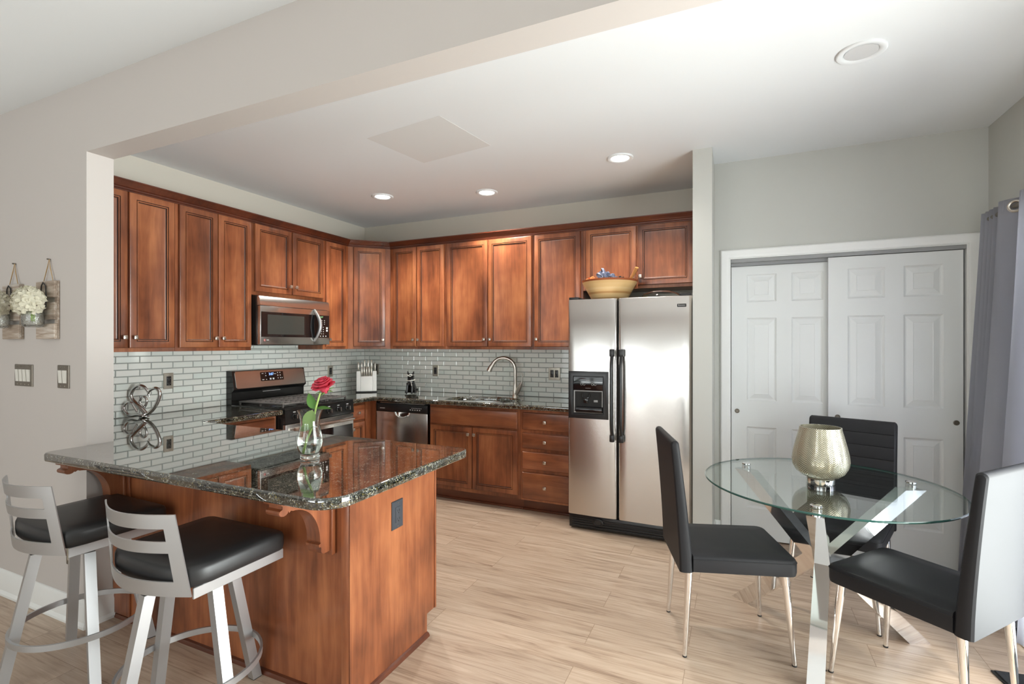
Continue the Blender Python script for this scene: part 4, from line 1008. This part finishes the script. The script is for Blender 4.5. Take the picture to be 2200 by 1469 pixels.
pos = ['far left', 'second from left', 'third from left', 'fourth from left', 'far right']
for i, (x, z, h) in enumerate(((-.084, .2152, .100), (-.052, .2152, .100), (-.022, .2152, .125), (.014, .2152, .125), (.084, .2152, .098))): knife(x, .018, z, h, f'taller steel knife, {pos[i]} in the back row of the knife block')
knife(.048, .018, .2152, .125, 'taller steel knife, fifth from left in the back row of the knife block')

# ================================================================== WALL PLANTERS (left wall by the switches)
def planter(xc, zc, label, flabel, seed):
    t = thing('wall_planter', label, 'wall planter', (xc, -3.081, zc), 0, 'jar planters on the greige wall')
    b = B(); hw, hh = .092, .152
    for x0, x1 in ((-hw, -hw+.03), (hw-.03, hw)): b.box(x0, x1, -.010, 0, -hh, hh, 0, .0015, 1)
    b.obj('back_rail', 'barn', t)
    for z0, z1 in ((-hh, -hh+.080), (-.050, .040), (hh-.088, hh)):
        b = B(); b.box(-hw, hw, -.024, -.0102, z0, z1, 0, .002, 1); b.obj('slat', 'barn', t)
    b = B()
    for x in (-.05, .045): b.tube([(x, -.008, hh), (x*.3+.02*.0, -.006, hh+.075), (.0, -.006, hh+.118)], .0015, 6); b.tube([(x+.008, -.012, hh), (x*.35, -.008, hh+.07), (.002, -.006, hh+.118)], .0015, 6)
    b.obj('twine_hanger', 'twine', t)
    b = B(); b.cyl((0, 0, hh+.118), (0, -.016, hh+.118), .003, .004, 8); b.obj('nail', 'plate', t)
    jy, jz = -.024-.048, -.038
    b = B(); b.tube([(.043*math.cos(R(a)), jy+.043*math.sin(R(a)), jz+.040) for a in range(0, 360, 20)], .003, 8, closed=True)
    b.tube([(-.025, jy+.04, jz+.04), (-.03, -.030, jz+.09), (-.02, -.030, jz+.165), (0, -.032, jz+.182), (.02, -.030, jz+.165), (.03, -.030, jz+.09), (.025, jy+.04, jz+.04)], .0028, 8); b.obj('hook', 'black', t)
    b = B(); b.lathe([(.030, -.055), (.038, -.050), (.0445, -.038), (.0455, .015), (.042, .030), (.036, .038), (.037, .052), (.035, .052), (.034, .039), (.040, .028), (.0435, .012), (.0425, -.036), (.036, -.046), (.001, -.048)], 32, 0, (0, jy, jz), True); b.obj('jar', 'jarglass', t, ang=60)
    f = thing('hydrangea', flabel, 'flowers', (xc, -3.081+jy, zc+jz+.03), 0, 'hydrangeas in the jar planters')
    rnd = random.Random(seed)
    b = B()
    for k in range(3): b.tube([(rnd.uniform(-.01, .01), rnd.uniform(-.01, .01), -.055), (rnd.uniform(-.02, .02), rnd.uniform(-.02, .0), .02), (rnd.uniform(-.03, .03), rnd.uniform(-.03, .0), .06)], .003, 6)
    b.obj('stems', 'stem', f)
    b = B(); N = 60
    for k in range(N):
        zz = 1-1.72*(k+.5)/N; th = k*2.399963; rr_ = math.sqrt(max(0, 1-zz*zz))
        d = V(rr_*math.cos(th), rr_*math.sin(th), zz)
        if d.y > .55: continue
        c = V(d.x*.082-.006, d.y*.058-.016, .046+d.z*.078)
        nx = d.orthogonal().normalized(); ny = d.cross(nx); s0 = rnd.uniform(.021, .028); a0 = rnd.uniform(0, 6)
        for q in range(4):
            a = a0+q*PI/2; u = nx*math.cos(a)+ny*math.sin(a); w = d.cross(u)
            pts = [c, c+u*s0*.45-w*s0*.42+d*.003, c+u*s0*.95-w*s0*.30+d*.004*rnd.uniform(-1, 2), c+u*s0*1.08+d*.001, c+u*s0*.95+w*s0*.30+d*.004*rnd.uniform(-1, 2), c+u*s0*.45+w*s0*.42+d*.003]
            vs = [b.bm.verts.new(p) for p in pts]
            for tri in ((0, 1, 2), (0, 2, 3), (0, 3, 4), (0, 4, 5)): b.bm.faces.new([vs[i] for i in tri])
    bmesh.ops.solidify(b.bm, geom=b.bm.faces[:], thickness=.0008); b.obj('petals', 'petalw', f, ang=30)
planter(.546, 1.602, 'barn wood planter board with a glass jar, nearer the wall edge', 'cream hydrangea bunch in the jar nearer the wall edge', 5)
planter(.180, 1.602, 'barn wood planter board with a glass jar, cut by the left of the photo', 'cream hydrangea bunch in the jar cut by the left of the photo', 9)

# ================================================================== BAR STOOLS (local front = +x)
def stool():
    t = thing('bar_stool', 'silver metal bar stool with black seat, nearer the camera', 'stool', (0, 0, 0), 0, 'bar stools')
    SW, x0, x1 = .236, -.180, .190
    # cushion
    outline = arc(x1-.035, SW-.035, .035, 0, 90, 5)
    outline += [(x0+.05, SW)]+[(x0-.055*math.cos(R(a)), (SW-.01)*math.sin(R(a))) for a in range(78, -79, -12)]+[(x0+.05, -SW)]
    outline += arc(x1-.035, -SW+.035, .035, 270, 360, 5)
    b = B(); cx = .0
    lv = [(.985, .588), (1.0, .593), (1.006, .610), (1.004, .640), (.985, .652), (.94, .658), (.70, .662), (.35, .664)]
    b.loft([[(cx+(x-cx)*k, y*k, z) for x, y in outline] for k, z in lv]); b.obj('seat_cushion', 'vinyl', t, ang=60)
    # seat frame: flat bars
    b = B()
    for s in (-1, 1): b.box(x0-.01, x1-.012, s*(SW-.012)-.004, s*(SW-.012)+.004, .550, .588, 0, .0015, 1)
    b.box(x1-.02, x1-.012, -SW+.016, SW-.016, .550, .588, 0, .0015, 1)
    for x in (-.09, .09): b.box(x-.02, x+.02, -SW+.016, SW-.016, .560, .5835)
    b.box(-.11, .11, -.11, .11, .532, .5598, 0, .002, 1); b.obj('seat_frame', 'satin', t)
    # curved back plate with two windows
    b = B(); ss = [-1, -.93, -.86, -.80]+[-.70+1.4*i/14 for i in range(15)]+[.80, .86, .93, 1]
    zz = [(.564, 'b'), (.616, 'w'), (.716, 'b'), (.756, 'w'), (.800, 'b'), (.849, None)]
    def bp_(s, z):
        u = (z-.564)/(.849-.564); hw = (SW-.004)-.030*u
        return (x0-.012-.072*math.cos(s*PI/2*.92)-.036*u, s*hw, z+(.0 if z < .6 else .006*(s*s-1)*0))
    zs = []
    for (z, kd), (z2, _) in zip(zz, zz[1:]): zs.append((z, z2, kd))
    for za, zb, kd in zs:
        for s0, s1 in zip(ss, ss[1:]):
            if kd == 'w' and abs((s0+s1)/2) < .80: continue
            b.quad([bp_(s0, za), bp_(s1, za), bp_(s1, zb), bp_(s0, zb)])
    bmesh.ops.remove_doubles(b.bm, verts=b.bm.verts, dist=1e-5); bmesh.ops.recalc_face_normals(b.bm, faces=b.bm.faces)
    bmesh.ops.solidify(b.bm, geom=b.bm.faces[:], thickness=.005); b.obj('back_plate', 'satin', t, ang=40)
    for ch in t.children:
        for vt in ch.data.vertices: vt.co.z += .004
    return t, None
def stool_base(t, rot, off):
    ox, oy = off[1], -off[0]
    rt, rb, zt = .150, .257, .5355; w = .019
    for k in range(4):
        a = rot+k*PI/2; b = B()
        cs, sn = math.cos(a), math.sin(a)
        def sq(r, z, hw=w): return [(ox+r*cs+hw*(i*cs-j*sn), oy+r*sn+hw*(i*sn+j*cs), z) for i, j in ((-1, -1), (1, -1), (1, 1), (-1, 1))]
        b.loft([sq(rt, zt), sq(rb, .004)], 0); lg = b.obj('leg', 'satin', t)
        b = B(); b.loft([sq(rb, .004, .0175), sq(rb, 0, .0175)]); b.obj('foot_pad', 'rubber', lg)
    b = B(); r_ = rb+(rt-rb)*.205/zt+.0215
    n = 48; lo = []
    for i in range(n+1):
        a = 2*PI*i/n; c_, s_ = math.cos(a), math.sin(a); lo.append([(ox+c_*q, oy+s_*q, z) for q, z in ((r_-.004, .190), (r_+.005, .190), (r_+.005, .214), (r_-.004, .214))])
    b.loft(lo, 0, True, False, False); bmesh.ops.remove_doubles(b.bm, verts=b.bm.verts, dist=1e-5); b.obj('foot_ring', 'satin', t, ang=50)
s1, _ = stool()
s2 = dup(s1, (1.176, -3.184, 0), R(88), 'silver metal bar stool with black seat, farther one beside the wall end')
s1.location = (1.957, -3.196, 0); s1.rotation_euler = (0, 0, R(90))
stool_base(s1, R(-5-90), (.010, -.054)); stool_base(s2, R(-16-88), (.021, -.058))

# ================================================================== DINING SET
tcx, tcy = 4.245, -1.69
t = thing('dining_table', 'round glass dining table on crossed chrome legs', 'table', (tcx, tcy, 0))
b = B(); r = .530; z0, z1 = .749, .758
L = b.lathe([(r-.003, z0), (r, z0+.003), (r, z1-.003), (r-.003, z1)], 96, 1)
b.bm.faces.new(L[0][::-1]).material_index = 0; b.bm.faces.new(L[-1]).material_index = 0
b.obj('glass_top', ['tabletop', 'glassedge'], t, ang=30)
for a in (25, 141, 259):
    u = V(math.cos(R(a)), math.sin(R(a)), 0); v = V(-u.y, u.x, 0)
    def sec(d, z, hw, hd): return [u*(d-hd)-v*hw+V(0, 0, z), u*(d+hd)-v*hw+V(0, 0, z), u*(d+hd)+v*hw+V(0, 0, z), u*(d-hd)+v*hw+V(0, 0, z)]
    b = B(); b.loft([sec(.445, 0, .032, .050), sec(.032, .395, .032, .050), sec(.425, .728, .032, .050)]); lg = b.obj('leg', 'chrome', t, ang=20)
    b = B(); b.lathe([(.021, .728), (.022, .730), (.022, z0)], 24, 0, (u.x*.425, u.y*.425, 0), True, True); b.lathe([(.022, z1), (.022, z1+.004), (.019, z1+.006), (.001, z1+.0065)], 24, 0, (u.x*.425, u.y*.425, 0), True); b.obj('glass_clamp', 'chrome', lg)
def chair_base():
    t = thing('dining_chair', 'black leather dining chair with chrome legs, its back toward the refrigerator', 'chair', (0, 0, 0), 0, 'black leather dining chairs')
    W2 = .218
    b = B()
    out = []
    def seat_loop(k, z, dx=0): 
        hw, xa, xb, r = (W2)*k, -.205, .245*k, .035
        return [(x, y, z) for x, y in arc(xb-r, hw-r, r, 0, 90, 4)+[(xa, hw*.985), (xa, -hw*.985)]+arc(xb-r, -hw+r, r, 270, 360, 4)]
    b.loft([seat_loop(.955, .392), seat_loop(.99, .396), seat_loop(1.0, .410), seat_loop(1.0, .452), seat_loop(.985, .464), seat_loop(.955, .469), seat_loop(.60, .475)]); st = b.obj('seat', 'leather', t, ang=50)
    b = B(); lp = seat_loop(1.002, .453); b.tube([lp[i] for i in list(range(5, 0-1, -1))+list(range(len(lp)-1, 5, -1))], .0018, 6); b.obj('piping', 'leather', st)
    # backrest profile (x,z): front face with stitched channels, rounded top
    def front(z): return -.205-.064*((z-.392)/.6)**1.25
    def th(z): return .058-.022*(z-.392)/.6
    prof = []
    chans = [.56, .63, .70, .77, .84, .91]
    z = .392; pts = [.392, .45, .50]
    for c in chans: pts += [c-.008, c-.003, c, c+.003, c+.008]
    pts += [.945]
    for z in pts: prof.append((front(z)+(-.004 if z in chans else (-.0012 if any(abs(abs(z-c)-.003) < 1e-6 for c in chans) else 0)), z))
    zt = .967; rr_ = th(zt)/2; cxx = front(zt)-rr_
    prof += [(cxx+rr_*math.cos(R(a)), zt+rr_*.9*math.sin(R(a))) for a in range(0, 181, 20)]
    for k in range(1, 9):
        z = zt-(zt-.392)*k/8; prof.append((front(z)-th(z), z))
    def at(y, k, groove=False):
        lo = []
        for x, z in prof:
            if not groove and x > -.29 and .5 < z < .95 and abs(x-front(z)) < .006: x = front(z)
            mid = front(min(z, .967))-th(min(z, .967))/2; zz = z if z < .94 else .94+(z-.94)*(1-(1-k)*.6)
            lo.append((mid+(x-mid)*k, y, zz))
        return lo
    def wy(): return W2-.002
    b = B(); b.loft([at(-W2, .35), at(-W2+.004, .75), at(-W2+.012, 1), at(-W2+.016, 1, True), at(W2-.016, 1, True), at(W2-.012, 1), at(W2-.004, .75), at(W2, .35)]); b.obj('backrest', 'leather', t, ang=28)
    for x, y, xf, yf in ((.200, .175, .228, .206), (.200, -.175, .228, -.206), (-.215, .175, -.238, .192), (-.215, -.175, -.238, -.192)):
        b = B(); b.cyl((x, y, .396), (xf, yf, .006), .0175, .0095, 16); lg = b.obj('leg', 'chrome', t)
        b = B(); b.cyl((xf, yf, 0), (xf, yf, .006), .010, .0105, 12); b.obj('glide', 'rubber', lg)
    return t
c1 = chair_base()
dup(c1, (4.547, -1.930, 0), R(140), 'black leather dining chair nearest the curtain, shiny back toward the camera')
dup(c1, (4.385, -1.245, 0), R(-110), 'black leather dining chair behind the table, facing the camera')
c1.location = (3.82, -1.836, 0); c1.rotation_euler = (0, 0, R(17.5))

t = thing('hurricane_vase', 'ribbed gold and pearl glass candle holder on the glass table', 'candle holder', (4.232, -1.70, .7585))
b = B(); b.lathe([(.058, 0), (.060, .003), (.060, .024), (.056, .027), (.040, .028)], 40, 0, (0, 0, 0), True); b.obj('base_ring', 'chrome', t, ang=50)
prof = [(.050, .029), (.080, .038), (.104, .058), (.117, .085), (.120, .112), (.116, .145), (.107, .185), (.097, .225), (.089, .255), (.0875, .268)]
b = B(); rip = lambda a, z: .030*abs(math.cos(5*a))-.018
inner = [(r-.004, z) for r, z in prof[::-1]]
b.lathe(prof+inner, 100, 0, (0, 0, 0), False, False, rip); b.obj('shade', 'mercury', t, ang=60)

# ================================================================== CURTAIN, VENT, MAT
t = thing('curtain', 'pleated grey lavender curtain hanging at the patio door', 'curtain', (0, 0, 0), 0)
b = B(); NU, NV = 150, 26; zt, zb = 2.153, .02
def cur(u, v):
    # u 0..1 along the rod from the corner outward, v 0 (bottom) .. 1 (top)
    y0 = -.82+.30*(1-v)**1.1; y1 = -1.98+.08*(1-v)
    y = y0+(y1-y0)*u
    n_ = 4.0*u/.17 if u < .17 else 4.0+4.5*(u-.17)/.83
    ph = 2*PI*n_
    amp = (.016+.026*min(1, max(0, (u-.14)/.12)))*(1+.7*(1-v))
    x = 5.135+amp*math.cos(ph)+.012*(1-v)*math.sin(3.1*ph+2*v)
    y += .010*math.sin(2*ph+1.3)*(1-.4*v)*(1 if u > .2 else .4)
    return (min(x, 5.222), y, zb+(zt-zb)*v)
g = [[b.bm.verts.new(cur(i/NU, j/NV)) for i in range(NU+1)] for j in range(NV+1)]
for j in range(NV):
    for i in range(NU): b.bm.faces.new((g[j][i], g[j][i+1], g[j+1][i+1], g[j+1][i]))
bmesh.ops.solidify(b.bm, geom=b.bm.faces[:], thickness=.002); cl = b.obj('panel', 'curtain', t, ang=80)
vg = (2.112-zb)/(zt-zb); prev = None
for k in range(1201):
    u_ = .17+.83*k/1200; p = V(cur(u_, vg))
    if prev and (p.x-5.135)*(prev.x-5.135) < 0:
        d = (p-prev); d.z = 0; d.normalize(); c_ = (p+prev)/2; nn = V(-d.y, d.x, 0)
        b = B(); b.tube([c_+d*.025*math.cos(R(a))+V(0, 0, .025*math.sin(R(a))) for a in range(0, 360, 15)], .0075, 10, closed=True); b.obj('grommet', 'nickel', t)
    prev = p
t = thing('curtain_rod', 'dark metal curtain rod passing through the curtain grommets', 'curtain rod', (0, 0, 0))
b = B(); b.cyl((5.135, -.90, 2.112), (5.135, -3.75, 2.112), .0125, .0125, 14); b.obj('rod', 'plate', t)
b = B(); b.sphere((5.135, -3.77, 2.112), .028); b.obj('finial', 'plate', t)
b = B(); b.cyl((5.135, -1.0, 2.112), (5.26, -1.0, 2.112), .008, .008, 10); b.cyl((5.135, -3.7, 2.112), (5.26, -3.7, 2.112), .008, .008, 10); b.obj('bracket', 'plate', t)
t = thing('floor_vent', 'tan framed floor register with dark slats near the curtain', 'floor vent', (5.165, -1.235, 0), R(0))
b = B(); b.rect_rings(-.075, .075, -.19, .19, [(0, 0, 0), (0, -.004, 0), (.006, -.005, 0), (.014, -.005, 0), (.014, -.002, 0)], 1); b.obj('frame', ['vent', 'dark'], t, X=Matrix.Rotation(R(-90), 4, 'X'))
b = B()
for k in range(24): y = -.170+k*.0145; b.box(-.058, .058, y, y+.006, .002, .0045)
b.obj('slats', 'slat', t)
t = thing('door_mat', 'charcoal ribbed door mat at the lower right', 'mat', (4.872, -1.652, 0), R(9))
b = B(); b.box(0, .33, -.75, 0, 0, .008, 0, .003); b.obj('backing', 'rubber', t)
b = B(); b.box(.008, .322, -.742, -.008, .0081, .014, 0, .004); b.obj('pile', 'mat', t)
bpy.context.view_layer.update()
